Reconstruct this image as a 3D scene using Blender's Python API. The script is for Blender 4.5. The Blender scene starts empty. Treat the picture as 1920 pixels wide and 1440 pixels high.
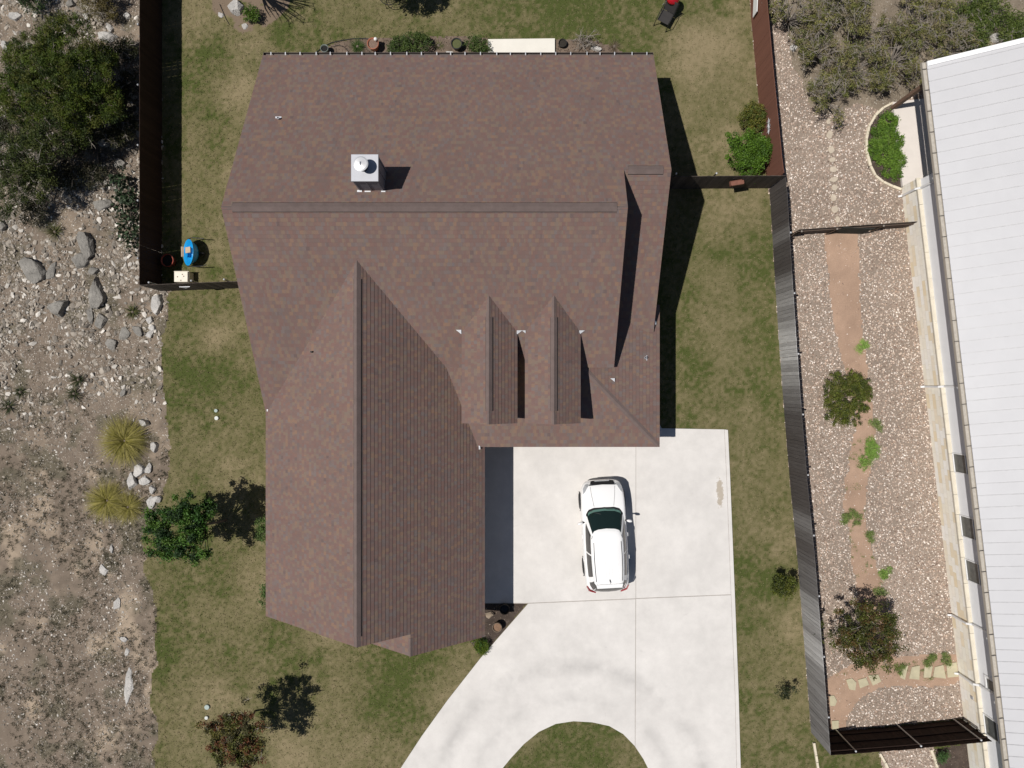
import bpy, bmesh, math, random
import numpy as np
from mathutils import Vector, Matrix, Euler
from mathutils.geometry import tessellate_polygon

random.seed(7)
RNG = np.random.default_rng(11)
SC = bpy.context.scene
COL = SC.collection

# ------------------------------------------------------------------ camera, sky, sun, exposure
CAMH = 30.0
FPX = 1332.0                      # focal length in pixels of the 1920 wide photograph
cam_d = bpy.data.cameras.new('camera'); cam = bpy.data.objects.new('camera', cam_d)
COL.objects.link(cam); SC.camera = cam
cam_d.sensor_width = 36.0; cam_d.lens = 36.0 * FPX / 1920.0
cam_d.clip_start = 0.5; cam_d.clip_end = 2000.0
cam.location = (0, 0, CAMH); cam.rotation_euler = (0, 0, 0)

SUNV = Vector((-0.465, -0.075, 1.0)).normalized()        # towards the sun
sun_el = math.asin(SUNV.z); sun_az = math.atan2(SUNV.x, SUNV.y)
world = bpy.data.worlds.new('World'); SC.world = world; world.use_nodes = True
wn = world.node_tree.nodes; wl = world.node_tree.links
for n_ in list(wn): wn.remove(n_)
sky = wn.new('ShaderNodeTexSky'); sky.sky_type = 'NISHITA'; sky.sun_disc = False
sky.sun_elevation = sun_el; sky.sun_rotation = sun_az
sky.altitude = 300; sky.air_density = 1.0; sky.dust_density = 0.6; sky.ozone_density = 1.0
bg = wn.new('ShaderNodeBackground'); bg.inputs['Strength'].default_value = 0.05
wo = wn.new('ShaderNodeOutputWorld')
wl.new(sky.outputs[0], bg.inputs[0]); wl.new(bg.outputs[0], wo.inputs[0])
sd = bpy.data.lights.new('sun', 'SUN'); sd.energy = 5.0; sd.angle = math.radians(0.5); sd.color = (1.0, 0.955, 0.90)
sun = bpy.data.objects.new('sun', sd); COL.objects.link(sun)
sun.rotation_euler = SUNV.to_track_quat('Z', 'Y').to_euler(); sun.location = (-20, -3, 40)
SC.view_settings.view_transform = 'Standard'; SC.view_settings.look = 'None'
SC.view_settings.exposure = -0.25; SC.view_settings.gamma = 1.0

# ------------------------------------------------------------------ helpers
def P(px, py, h=0.0):
    """a photograph pixel seen at height h, as a point of the place (the photo is taken straight down)"""
    s = (CAMH - h) / FPX
    return Vector(((px - 960) * s, (720 - py) * s, h))
def PX(px, py, h=0.0):
    p = P(px, py, h); return (p.x, p.y)

def hash2(ix, iy, seed):
    h = (ix.astype(np.int64) * 374761393 + iy.astype(np.int64) * 668265263 + seed * 974711) & 0x7fffffff
    h = ((h ^ (h >> 13)) * 1274126177) & 0x7fffffff
    h = h ^ (h >> 16)
    return (h & 0xffff) / 65535.0
def vnoise(x, y, seed=0):
    ix = np.floor(x); iy = np.floor(y); fx = x - ix; fy = y - iy
    fx = fx * fx * (3 - 2 * fx); fy = fy * fy * (3 - 2 * fy)
    a = hash2(ix, iy, seed); b = hash2(ix + 1, iy, seed); c = hash2(ix, iy + 1, seed); d = hash2(ix + 1, iy + 1, seed)
    return (a * (1 - fx) + b * fx) * (1 - fy) + (c * (1 - fx) + d * fx) * fy
def fbm(x, y, seed=0, oct=4, gain=0.5):
    s = 0; a = 1; t = 0
    for i in range(oct):
        s = s + a * vnoise(x * 2 ** i + 17.3 * i, y * 2 ** i - 9.1 * i, seed + i); t += a; a *= gain
    return s / t
def in_poly(x, y, poly):
    inside = np.zeros(x.shape, bool); n = len(poly)
    for i in range(n):
        x1, y1 = poly[i][0], poly[i][1]; x2, y2 = poly[(i + 1) % n][0], poly[(i + 1) % n][1]
        if y1 == y2: continue
        c = ((y1 > y) != (y2 > y)) & (x < (x2 - x1) * (y - y1) / (y2 - y1) + x1)
        inside ^= c
    return inside

def props(o, label=None, cat=None, group=None, kind=None):
    if label: o['label'] = label
    if cat: o['category'] = cat
    if group: o['group'] = group
    if kind: o['kind'] = kind
    return o
def link(o, parent=None):
    COL.objects.link(o)
    if parent is not None: o.parent = parent
    return o
def thing(name, label, cat, loc=(0, 0, 0), rotz=0.0, group=None):
    o = bpy.data.objects.new(name, None); o.empty_display_size = 0.2
    o.location = loc; o.rotation_euler = (0, 0, rotz); link(o)
    return props(o, label, cat, group)
def obj(name, bm, mat, parent=None, smooth=False, bevel=0.0, recalc=True):
    if recalc: bmesh.ops.recalc_face_normals(bm, faces=bm.faces)
    me = bpy.data.meshes.new(name); bm.to_mesh(me); bm.free()
    for m in (mat if isinstance(mat, (list, tuple)) else [mat]): me.materials.append(m)
    if smooth:
        for p in me.polygons: p.use_smooth = True
    o = bpy.data.objects.new(name, me); link(o, parent)
    if bevel > 0:
        b = o.modifiers.new('bevel', 'BEVEL'); b.width = bevel; b.segments = 2; b.limit_method = 'ANGLE'
    return o
def copy_tree(o, parent=None):
    c = o.copy(); COL.objects.link(c)
    if parent is not None: c.parent = parent
    for ch in list(o.children): copy_tree(ch, c)
    return c

def np_mesh(name, V, F, mat, col=None, smooth=False, parent=None, uv=None):
    V = np.asarray(V, np.float32); F = np.asarray(F, np.int32); k = F.shape[1]
    me = bpy.data.meshes.new(name)
    me.vertices.add(len(V)); me.vertices.foreach_set('co', V.ravel())
    me.loops.add(F.size); me.loops.foreach_set('vertex_index', F.ravel())
    me.polygons.add(len(F))
    me.polygons.foreach_set('loop_start', np.arange(0, F.size, k, dtype=np.int32))
    me.polygons.foreach_set('use_smooth', np.full(len(F), smooth, bool))
    if col is not None:
        a = me.color_attributes.new('col', 'FLOAT_COLOR', 'POINT')
        c4 = np.ones((len(V), 4), np.float32); c4[:, :3] = col
        a.data.foreach_set('color', c4.ravel())
    me.update(calc_edges=True); me.validate()
    me.materials.append(mat)
    o = bpy.data.objects.new(name, me); link(o, parent)
    return o
def rot_mats(yaw, pitch, roll):
    cy, sy, cp, sp, cr, sr = np.cos(yaw), np.sin(yaw), np.cos(pitch), np.sin(pitch), np.cos(roll), np.sin(roll)
    R = np.empty((len(yaw), 3, 3))
    R[:, 0, 0] = cy * cp; R[:, 0, 1] = cy * sp * sr - sy * cr; R[:, 0, 2] = cy * sp * cr + sy * sr
    R[:, 1, 0] = sy * cp; R[:, 1, 1] = sy * sp * sr + cy * cr; R[:, 1, 2] = sy * sp * cr - cy * sr
    R[:, 2, 0] = -sp; R[:, 2, 1] = cp * sr; R[:, 2, 2] = cp * cr
    return R
def scatter(proto_v, proto_f, pos, scale, R, col):
    """many copies of a tiny shape as arrays: vertices, faces, colours"""
    n = len(pos); m = len(proto_v)
    V = np.einsum('nij,nmj->nmi', R, proto_v[None] * scale[:, None, :]) + pos[:, None, :]
    F = (proto_f[None] + (np.arange(n) * m)[:, None, None]).reshape(-1, proto_f.shape[1])
    return V.reshape(-1, 3), F, np.repeat(col, m, axis=0)

# bmesh shapes
def bx(bm, c, s, rz=0.0, M=None):
    m = Matrix.Translation(c) @ Matrix.Rotation(rz, 4, 'Z') @ Matrix.Diagonal((s[0], s[1], s[2], 1))
    if M is not None: m = M @ m
    return bmesh.ops.create_cube(bm, size=1.0, matrix=m)['verts']
def tube(bm, pts, r, seg=8, cap=True):
    pts = [Vector(p) for p in pts]; rings = []
    rr = r if isinstance(r, (list, tuple)) else [r] * len(pts)
    for i, p in enumerate(pts):
        d = (pts[min(i + 1, len(pts) - 1)] - pts[max(i - 1, 0)])
        if d.length < 1e-9: d = Vector((0, 0, 1))
        d.normalize()
        a = d.orthogonal().normalized(); b = d.cross(a)
        if i > 0:
            a = (pa - d * pa.dot(d)); a = a.normalized() if a.length > 1e-6 else d.orthogonal().normalized(); b = d.cross(a)
        pa = a
        rings.append([bm.verts.new(p + (a * math.cos(t) + b * math.sin(t)) * rr[i]) for t in [2 * math.pi * k / seg for k in range(seg)]])
    for i in range(len(rings) - 1):
        for k in range(seg):
            bm.faces.new((rings[i][k], rings[i][(k + 1) % seg], rings[i + 1][(k + 1) % seg], rings[i + 1][k]))
    if cap:
        bm.faces.new(rings[0]); bm.faces.new(rings[-1])
def lathe(bm, prof, c=(0, 0, 0), seg=24, M=None):
    c = Vector(c); rings = []
    for r, z in prof:
        ring = []
        for k in range(seg):
            t = 2 * math.pi * k / seg
            v = Vector((r * math.cos(t), r * math.sin(t), z))
            if M is not None: v = M @ v
            ring.append(bm.verts.new(v + c))
        rings.append(ring)
    for i in range(len(rings) - 1):
        for k in range(seg):
            bm.faces.new((rings[i][k], rings[i][(k + 1) % seg], rings[i + 1][(k + 1) % seg], rings[i + 1][k]))
    bm.faces.new(rings[0]); bm.faces.new(rings[-1])
def prism(bm, poly, z0, z1):
    lo = [bm.verts.new((p[0], p[1], z0)) for p in poly]; hi = [bm.verts.new((p[0], p[1], z1)) for p in poly]
    n = len(poly)
    for t in tessellate_polygon([[Vector((p[0], p[1], 0)) for p in poly]]):
        a, b, c = [poly[k] for k in t]
        if abs((b[0] - a[0]) * (c[1] - a[1]) - (c[0] - a[0]) * (b[1] - a[1])) < 1e-9: continue
        bm.faces.new([hi[k] for k in t]); bm.faces.new([lo[k] for k in t[::-1]])
    for i in range(n): bm.faces.new((lo[i], lo[(i + 1) % n], hi[(i + 1) % n], hi[i]))
def polyface(bm, pts):
    return bm.faces.new([bm.verts.new(p) for p in pts])
def extrude_poly(bm, pts, vec):
    """a closed solid: polygon pts pushed along vec"""
    vec = Vector(vec); a = [bm.verts.new(p) for p in pts]; b = [bm.verts.new(Vector(p) + vec) for p in pts]
    f = [bm.faces.new(a), bm.faces.new(b[::-1])]; n = len(pts)
    for i in range(n): bm.faces.new((a[i], b[i], b[(i + 1) % n], a[(i + 1) % n]))
    bmesh.ops.triangulate(bm, faces=f)

# ------------------------------------------------------------------ materials
class NT:
    def __init__(s, name):
        s.m = bpy.data.materials.new(name); s.m.use_nodes = True; s.t = s.m.node_tree; s.n = s.t.nodes; s.l = s.t.links
        for q in list(s.n): s.n.remove(q)
        s.out = s.n.new('ShaderNodeOutputMaterial'); s.b = s.n.new('ShaderNodeBsdfPrincipled')
        s.l.new(s.b.outputs[0], s.out.inputs[0])
    def node(s, t, **kw):
        q = s.n.new(t)
        for k, v in kw.items(): setattr(q, k, v)
        return q
    def set(s, sock, v):
        if hasattr(v, 'is_output') or isinstance(v, bpy.types.NodeSocket): s.l.new(v, sock)
        elif isinstance(v, (tuple, list)) and len(v) == 3 and sock.type == 'RGBA': sock.default_value = (*v, 1)
        else: sock.default_value = v
    def noise(s, scale, detail=3, rough=0.55, vec=None, dist=0.0):
        q = s.node('ShaderNodeTexNoise'); q.inputs['Scale'].default_value = scale; q.inputs['Detail'].default_value = detail
        q.inputs['Roughness'].default_value = rough; q.inputs['Distortion'].default_value = dist
        s.set(q.inputs['Vector'], vec if vec is not None else s.pos())
        return q.outputs['Fac']
    def pos(s):
        if not hasattr(s, '_p'): s._p = s.node('ShaderNodeNewGeometry').outputs['Position']
        return s._p
    def mapped(s, scale=(1, 1, 1), rot=(0, 0, 0), vec=None):
        q = s.node('ShaderNodeMapping'); q.inputs['Scale'].default_value = scale; q.inputs['Rotation'].default_value = rot
        s.set(q.inputs['Vector'], vec if vec is not None else s.pos()); return q.outputs[0]
    def ramp(s, fac, stops, interp='LINEAR'):
        q = s.node('ShaderNodeValToRGB'); q.color_ramp.interpolation = interp; e = q.color_ramp.elements
        while len(e) < len(stops): e.new(0.5)
        for i, (p, c) in enumerate(stops):
            e[i].position = p; e[i].color = (*c, 1) if isinstance(c, (tuple, list)) else (c, c, c, 1)
        s.set(q.inputs[0], fac); return q.outputs[0]
    def mix(s, fac, a, b, mode='MIX'):
        q = s.node('ShaderNodeMix', data_type='RGBA', blend_type=mode)
        s.set(q.inputs[0], fac); s.set(q.inputs[6], a); s.set(q.inputs[7], b); return q.outputs[2]
    def math(s, op, a, b=0.0, c=0.0):
        q = s.node('ShaderNodeMath', operation=op)
        s.set(q.inputs[0], a); s.set(q.inputs[1], b); s.set(q.inputs[2], c); return q.outputs[0]
    def scale_col(s, col, fac, lo, hi):
        v = s.node('ShaderNodeMapRange'); s.set(v.inputs[0], fac); v.inputs[3].default_value = lo; v.inputs[4].default_value = hi
        return s.mix(1.0, col, s.comb(v.outputs[0]), 'MULTIPLY')
    def comb(s, v):
        q = s.node('ShaderNodeCombineColor'); [s.l.new(v, q.inputs[i]) for i in range(3)]; return q.outputs[0]
    def bump(s, h, strength=0.3, dist=0.02):
        q = s.node('ShaderNodeBump'); q.inputs['Strength'].default_value = strength; q.inputs['Distance'].default_value = dist
        s.l.new(h, q.inputs['Height']); s.l.new(q.outputs[0], s.b.inputs['Normal'])
    def fin(s, col=None, rough=0.8, metal=0.0, spec=0.3):
        if col is not None: s.set(s.b.inputs['Base Color'], col)
        s.set(s.b.inputs['Roughness'], rough); s.b.inputs['Metallic'].default_value = metal
        s.b.inputs['Specular IOR Level'].default_value = spec
        return s.m
def attr(nt):
    q = nt.node('ShaderNodeAttribute'); q.attribute_name = 'col'; return q.outputs['Color']

def plain(name, col, rough=0.7, metal=0.0, spec=0.4, var=0.12, scale=6.0, bump=0.0):
    t = NT(name); n = t.noise(scale, 4)
    c = t.scale_col(col, n, 1 - var * 2, 1 + var * 2)
    if bump: t.bump(t.noise(scale * 4, 3), bump, 0.01)
    return t.fin(c, rough, metal, spec)
def vcol(name, rough=0.9, var=0.25, scale=40.0, spec=0.15, bump=0.0, translucent=0.0):
    t = NT(name); c = t.scale_col(attr(t), t.noise(scale, 3, 0.6), 1 - var, 1 + var)
    if bump: t.bump(t.noise(scale, 3), bump, 0.02)
    t.fin(c, rough, 0, spec)
    if translucent:
        tr = t.node('ShaderNodeBsdfTranslucent'); t.set(tr.inputs[0], c)
        mx = t.node('ShaderNodeMixShader'); mx.inputs[0].default_value = translucent
        t.l.new(t.b.outputs[0], mx.inputs[1]); t.l.new(tr.outputs[0], mx.inputs[2]); t.l.new(mx.outputs[0], t.out.inputs[0])
    return t.m

def shingle_mat():
    t = NT('asphalt_shingle'); uv = t.node('ShaderNodeUVMap'); uv.uv_map = 'uv'
    def brick(w, off, freq=2):
        mp = t.node('ShaderNodeMapping'); t.l.new(uv.outputs[0], mp.inputs[0]); mp.inputs['Location'].default_value = (off, 0, 0)
        b = t.node('ShaderNodeTexBrick'); b.offset = 0.37; b.offset_frequency = freq; b.squash = 1.0
        t.set(b.inputs['Color1'], (0, 0, 0)); t.set(b.inputs['Color2'], (1, 1, 1)); t.set(b.inputs['Mortar'], (0.5, 0.5, 0.5))
        b.inputs['Scale'].default_value = 1.0; b.inputs['Mortar Size'].default_value = 0.0; b.inputs['Brick Width'].default_value = w
        b.inputs['Row Height'].default_value = 0.143; b.inputs['Bias'].default_value = 0.0
        t.l.new(mp.outputs[0], b.inputs['Vector']); return b
    b1 = brick(0.125, 0.0); b2 = brick(0.21, 5.13, 3)
    v = t.math('ADD', t.math('MULTIPLY', b1.outputs[0], 0.74), t.math('MULTIPLY', b2.outputs[0], 0.26))
    stops = [(0.0, (.150, .112, .108)), (0.15, (.205, .180, .172)), (0.32, (.215, .135, .120)), (0.47, (.195, .150, .136)),
             (0.60, (.235, .148, .126)), (0.73, (.225, .185, .150)), (0.88, (.285, .185, .130)), (1.0, (.180, .166, .172))]
    c = t.ramp(v, stops)
    c = t.mix(0.22, c, (.210, .150, .134))
    c = t.mix(1.0, c, (.80, .765, .755), 'MULTIPLY')
    c = t.scale_col(c, t.noise(0.6, 4, 0.6), 0.90, 1.08)
    c = t.scale_col(c, t.noise(1.0, 3, 0.6, vec=t.mapped((2.2, .22, 1), vec=uv.outputs[0])), 0.93, 1.06)
    c = t.scale_col(c, t.noise(170.0, 2), 0.72, 1.28)
    t.bump(t.noise(220, 2), 0.35, 0.004)
    return t.fin(c, 0.92, 0, 0.18)
M_SHINGLE = shingle_mat()
M_CAP = None
def cap_mat():
    t = NT('ridge_cap_shingle'); c = t.scale_col((.150, .115, .106), t.noise(3.2, 4, 0.6), 0.7, 1.3)
    c = t.scale_col(c, t.noise(150, 2), 0.8, 1.2); t.bump(t.noise(200, 2), 0.3, 0.004)
    return t.fin(c, 0.92, 0, 0.18)
M_CAP = cap_mat()
M_FASCIA = plain('fascia_paint', (.14, .10, .085), 0.7, var=0.08)
M_SLOTSHADE = plain('vent_slot_shade', (.012, .011, .011), 0.9)  # vent opening, its black also painting the shade beside ridge caps
M_HWALL = None
def stone_mat(name, cols, w, h, mortar, msize=0.012):
    t = NT(name); uv = t.node('ShaderNodeUVMap'); uv.uv_map = 'uv'
    b = t.node('ShaderNodeTexBrick'); b.offset = 0.43; b.squash = 0.7; b.squash_frequency = 3
    t.set(b.inputs['Color1'], (0, 0, 0)); t.set(b.inputs['Color2'], (1, 1, 1)); t.set(b.inputs['Mortar'], (.5, .5, .5))
    b.inputs['Scale'].default_value = 1; b.inputs['Mortar Size'].default_value = msize; b.inputs['Brick Width'].default_value = w; b.inputs['Row Height'].default_value = h
    t.l.new(uv.outputs[0], b.inputs['Vector'])
    n = len(cols); c = t.ramp(b.outputs[0], [(i / (n - 1), cols[i]) for i in range(n)])
    c = t.scale_col(c, t.noise(5, 4), 0.88, 1.12)
    c = t.mix(b.outputs['Fac'], c, mortar)
    t.bump(t.math('SUBTRACT', t.noise(25, 3), b.outputs['Fac']), 0.3, 0.01)
    return t.fin(c, 0.9, 0, 0.15)
M_HWALL = stone_mat('house_limestone', [(.42, .36, .28), (.5, .45, .37), (.36, .30, .23), (.55, .5, .43)], .55, .24, (.4, .37, .33))
M_NSTONE = stone_mat('wainscot_limestone', [(.86, .81, .68), (.90, .87, .79), (.80, .68, .48), (.90, .88, .83), (.86, .81, .70)], .62, .22, (.72, .68, .58), 0.006)

def concrete_mat():
    t = NT('driveway_concrete')
    c = t.ramp(t.noise(0.55, 5, 0.6), [(0.3, (.60, .578, .552)), (0.7, (.70, .675, .645))])
    c = t.scale_col(c, t.noise(2.6, 6, 0.7), 0.86, 1.12)
    c = t.scale_col(c, t.noise(60.0, 3), 0.93, 1.06)
    # old grey smudges and paw like spots
    sp = t.ramp(t.noise(2.3, 4, 0.7, dist=0.6), [(0.66, 0.0), (0.78, 1.0)])
    c = t.mix(t.math('MULTIPLY', sp, 0.30), c, (.36, .34, .32))
    # worn tyre sweep round the lawn island
    cen = t.node('ShaderNodeVectorMath', operation='DISTANCE'); t.l.new(t.pos(), cen.inputs[0]); cen.inputs[1].default_value = (2.55, -17.6, 0.06)
    def band(r, w):
        d = t.math('ABSOLUTE', t.math('SUBTRACT', cen.outputs['Value'], r))
        return t.ramp(t.math('DIVIDE', d, w), [(0.0, 1.0), (1.0, 0.0)])
    ring = t.math('MAXIMUM', band(5.7, 0.5), t.math('MULTIPLY', band(4.3, 0.45), 0.7))
    ring = t.math('MULTIPLY', ring, t.ramp(t.noise(0.7, 4, 0.6), [(0.38, 0.0), (0.62, 1.0)]))
    c = t.mix(t.math('MULTIPLY', ring, 0.46), c, (.33, .32, .31))
    # mud stain by the right edge
    mp = t.mapped((1 / .16, 1 / .62, 0), vec=None)
    sx = t.node('ShaderNodeVectorMath', operation='DISTANCE'); t.l.new(mp, sx.inputs[0]); q = P(1350, 922, .06); sx.inputs[1].default_value = (q.x / .16, q.y / .62, 0)
    st = t.math('ADD', sx.outputs['Value'], t.math('MULTIPLY', t.math('SUBTRACT', t.noise(5.5, 4, 0.65), 0.5), 2.6))
    st = t.ramp(st, [(0.75, 1.0), (1.0, 0.0)])
    c = t.mix(t.math('MULTIPLY', st, 0.75), c, (.36, .30, .22))
    t.bump(t.noise(120, 3), 0.12, 0.004)
    return t.fin(c, 0.85, 0, 0.25)
M_CONC = concrete_mat()
M_CONC2 = plain('patio_concrete', (.66, .61, .56), 0.85, var=0.06, scale=2.0)
M_JOINT = plain('joint_dirt', (.38, .35, .32), 0.95)

M_GROUND = vcol('ground_soil', 0.95, 0.30, 26.0, 0.1, 0.5)
M_LAWN = vcol('lawn_thatch', 0.95, 0.30, 45.0, 0.1, 0.5)
M_GRASS = vcol('grass_blades', 0.7, 0.10, 10.0, 0.2, 0, 0.18)
M_LEDGE = plain('ledge_limestone', (.60, .55, .45), .9, var=.1, scale=3)
M_STONES = vcol('loose_stone', 0.92, 0.15, 30.0, 0.15, 0.3)
M_PEBBLE = vcol('pebble', 0.75, 0.08, 60.0, 0.25)
M_LEAF = vcol('leaf', 0.55, 0.10, 12.0, 0.3, 0, 0.14)
M_BARK = plain('bark', (.16, .13, .105), 0.9, var=0.25, scale=14)
M_TWIG = plain('grey_twig', (.26, .23, .20), 0.9, var=0.25, scale=14)
M_BOULDER = None
def boulder_mat(name, a, b, lich):
    t = NT(name); c = t.ramp(t.noise(2.2, 6, 0.65), [(0.3, a), (0.7, b)])
    k = t.ramp(t.noise(9, 5, 0.7), [(0.55, 0.0), (0.68, 1.0)]); c = t.mix(t.math('MULTIPLY', k, 0.75), c, lich)
    t.bump(t.noise(11, 8, 0.75), 1.0, 0.07); return t.fin(c, 0.95, 0, 0.1)
M_BOULDER = boulder_mat('weathered_limestone', (.20, .19, .172), (.37, .35, .315), (.12, .115, .105))
M_PALEROCK = boulder_mat('pale_limestone', (.42, .41, .39), (.66, .63, .59), (.30, .29, .28))
M_WHITE = plain('white_paint', (.78, .78, .78), 0.5, var=0.03)
M_GALV = plain('galvanised_steel', (.55, .56, .58), 0.42, 0.25, 0.5, 0.1, 5)
M_GALVDULL = plain('dull_sheet_metal', (.42, .43, .46), 0.5, 0.35, 0.5, 0.08, 3)
M_BLACK = plain('black_metal', (.02, .02, .02), 0.5)
M_RUBBER = plain('black_rubber', (.016, .016, .017), 0.8)
# ------------------------------------------------------------------ the ground: regions of one sheet
def pl(*pts): return [PX(x, y) for x, y in pts]
EDGE_L = pl((322, 538), (314, 570), (300, 632), (309, 672), (315, 770), (314, 892), (306, 924), (297, 954), (268, 1015), (272, 1065), (290, 1104), (291, 1185), (288, 1320), (295, 1388), (283, 1413), (288, 1440), (290, 1560))
R_ROCKY = [(-40, 40), (-14.86, 40), (-14.86, 3.95), PX(322, 540)] + EDGE_L + [(-15, -40), (-40, -40)]
FENCE_E = [(9.78, 21.0), (10.02, 17.5), (10.10, 15.5), (10.40, 12.2), (10.72, 8.95), (10.82, 8.25), (10.92, 7.6), (11.10, 4.6), (11.30, 1.5), (11.50, -1.2), (11.75, -4.2), (12.02, -6.9), (12.32, -10.6), (12.64, -14.72)]
R_GRAVEL = FENCE_E + [(14.0, -14.64), (19.3, -14.1), (19.6, -22), (40, -22), (40, 40), (9.78, 40)]
R_SOIL = pl((1470, -120), (1470, 60), (1500, 150), (1530, 220), (1600, 200), (1660, 205), (1690, 195), (1750, 150), (2050, 80), (2050, -120))
R_PATH1 = pl((1545, 433), (1550, 500), (1557, 560), (1565, 620), (1580, 680), (1600, 730), (1606, 790), (1596, 830), (1586, 900), (1582, 950), (1592, 1000), (1598, 1050), (1605, 1090), (1612, 1150), (1600, 1230),
             (1640, 1240), (1680, 1236), (1664, 1150), (1655, 1100), (1643, 1060), (1633, 1020), (1624, 985), (1620, 940), (1628, 900), (1640, 840), (1640, 790), (1634, 750), (1628, 700), (1618, 640), (1612, 560), (1612, 500), (1609, 430))
R_PATH2 = pl((1548, 1275), (1575, 1255), (1600, 1245), (1650, 1234), (1690, 1231), (1798, 1226), (1806, 1275), (1770, 1288), (1700, 1287), (1650, 1287), (1612, 1310), (1592, 1340), (1583, 1385), (1552, 1385))
R_BEDS = [pl((900, 1128), (989, 1130), (902, 1231), (880, 1202)),
          pl((590, 104), (602, 92), (640, 76), (690, 70), (740, 70), (800, 70), (860, 68), (915, 72), (915, 118), (590, 118)),
          pl((1040, 74), (1100, 72), (1140, 84), (1165, 96), (1165, 118), (1040, 118)),
          pl((1676, 198), (1650, 212), (1632, 235), (1622, 270), (1628, 315), (1648, 340), (1690, 358), (1706, 352), (1700, 300)),
          pl((1752, 1405), (1768, 1470), (1830, 1470), (1815, 1395))]
R_SOUTHLAWN = pl((1524, 1385), (1535, 1500), (1668, 1500), (1648, 1408), (1600, 1408), (1556, 1400))
R_BARE = pl((398, -60), (398, 18), (425, 45), (455, 62), (490, 55), (520, 35), (540, 15), (560, -60))
DRIVE = [(-1.9, .3)] + pl((1240, 803), (1364, 806), (1368, 890), (1377, 1115), (1384, 1300), (1388, 1440), (1394, 1660), (1226, 1660), (1215, 1440), (1206, 1422), (1190, 1398), (1168, 1375), (1142, 1360), (1110, 1353), (1075, 1351), (1042, 1356), (1010, 1371), (982, 1394), (958, 1420), (940, 1442), (930, 1660), (600, 1660), (751, 1440), (791, 1379), (840, 1311), (902, 1232), (990, 1131), (905, 1131)) + [(-1.9, -9.2)]
HOUSE_FOOT = [(-9.2, 12.2), (5.1, 12.2), (5.1, -1.9), (-1.4, -1.9), (-1.4, -9.4), (-9.2, -8.7)]

GX0, GX1, GY0, GY1, GS = -26.0, 26.0, -20.8, 20.8, 0.07
nx = int((GX1 - GX0) / GS); ny = int((GY1 - GY0) / GS)
gx = GX0 + np.arange(nx + 1) * GS; gy = GY0 + np.arange(ny + 1) * GS

def smooth(a, b, x):
    t = np.clip((x - a) / (b - a), 0, 1); return t * t * (3 - 2 * t)
def height(x, y):
    m = smooth(-14.9, -16.6, x)
    return m * (0.22 * (fbm(x * .55, y * .55, 31, 3) - .5) + 0.10 * (fbm(x * 2.5, y * 2.5, 35, 3) - .5)) + 0.012 * (fbm(x * 3, y * 3, 5, 2) - .5)
DRY = [(440, 165, 42, .9), (400, 632, 28, .8), (430, 330, 30, .5), (470, 70, 40, .5), (1290, 75, 55, .55), (1355, 75, 50, .5), (1400, 375, 45, .8), (1340, 420, 35, .5), (555, 1415, 60, .8), (690, 1400, 50, .5), (1466, 1025, 26, .8),
       (480, 1090, 45, .4), (400, 1320, 45, .5), (850, 1300, 40, .5), (1310, 120, 60, .5), (1370, 260, 40, .7), (1480, 1180, 26, .7), (360, 30, 40, .5), (440, 905, 40, .4), (610, 1190, 22, .7), (1000, 85, 60, .4), (1340, 640, 50, .25), (420, 470, 30, .35)]
LUSH = [(1315, 690, 40, .7), (1290, 800, 26, .8), (1000, 40, 110, .5), (1390, 1300, 55, .4), (360, 130, 40, .35), (540, 60, 40, .35), (345, 700, 30, .4), (760, 1260, 90, .3), (340, 1200, 50, .35), (1330, 470, 25, .5), (1400, 1150, 60, .25)]
def dryness(x, y):
    d = 0.36 * smooth(.36, .66, fbm(x * .38 + 3, y * .38, 41, 4)) + 0.75 * (fbm(x * 1.5, y * 1.5, 47, 5, .65) - .20) + .25 * (fbm(x * 6, y * 6, 61, 3) - .5)
    for px, py, r, a in DRY:
        cx, cy = PX(px, py); d = d + a * .8 * np.exp(-((x - cx) ** 2 + (y - cy) ** 2) / (r * .0225) ** 2)
    for px, py, r, a in LUSH:
        cx, cy = PX(px, py); d = d - a * .7 * np.exp(-((x - cx) ** 2 + (y - cy) ** 2) / (r * .0225) ** 2)
    d = d * .80 - .055 + .55 * (vnoise(x * 9, y * 9, 65) - .5) * (.5 + fbm(x * .9, y * .9, 67, 2))
    return np.clip(d, 0, 1)
C_GREEN = np.array((.086, .090, .030)); C_STRAW = np.array((.245, .200, .118)); C_LUSH = np.array((.070, .086, .024))
def lawn_col(x, y, d=None):
    if d is None: d = dryness(x, y)
    lush = smooth(.25, 0.0, d)[:, None]
    g = C_GREEN * (1 - lush) + C_LUSH * lush
    c = g * (1 - d[:, None]) + C_STRAW * d[:, None]
    b = in_poly(x, y, R_BARE) & (fbm(x * 2, y * 2, 71) > .36)
    c[b] = np.array((.19, .145, .105))
    return c
def rocky_col(x, y):
    n = fbm(x * .8, y * .8, 81, 4)[:, None]; k = fbm(x * 4, y * 4, 85, 3)[:, None]
    low = smooth(-1.5, -6, y)[:, None]
    a = np.array((.190, .152, .118)); b = np.array((.345, .275, .205)); g = np.array((.115, .104, .073))
    c = a + (b - a) * smooth(.52, .72, n) * (.35 + .65 * low)
    w = smooth(.50, .68, fbm(x * 1.3 + 9, y * 1.3, 91, 4))[:, None]
    c = c + (g - c) * w * .75
    return c * (.75 + .5 * k)
def gravel_col(x, y):
    n = fbm(x * .5, y * .5, 101, 3)[:, None]
    return np.array((.265, .215, .175)) * (.8 + .4 * n)
def path_col(x, y):
    n = fbm(x * 1.1, y * 1.1, 111, 4)[:, None]
    k = fbm(x * 5, y * 5, 115, 3)[:, None]
    return np.array((.370, .255, .185)) * (.74 + .30 * n + .22 * k)
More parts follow.
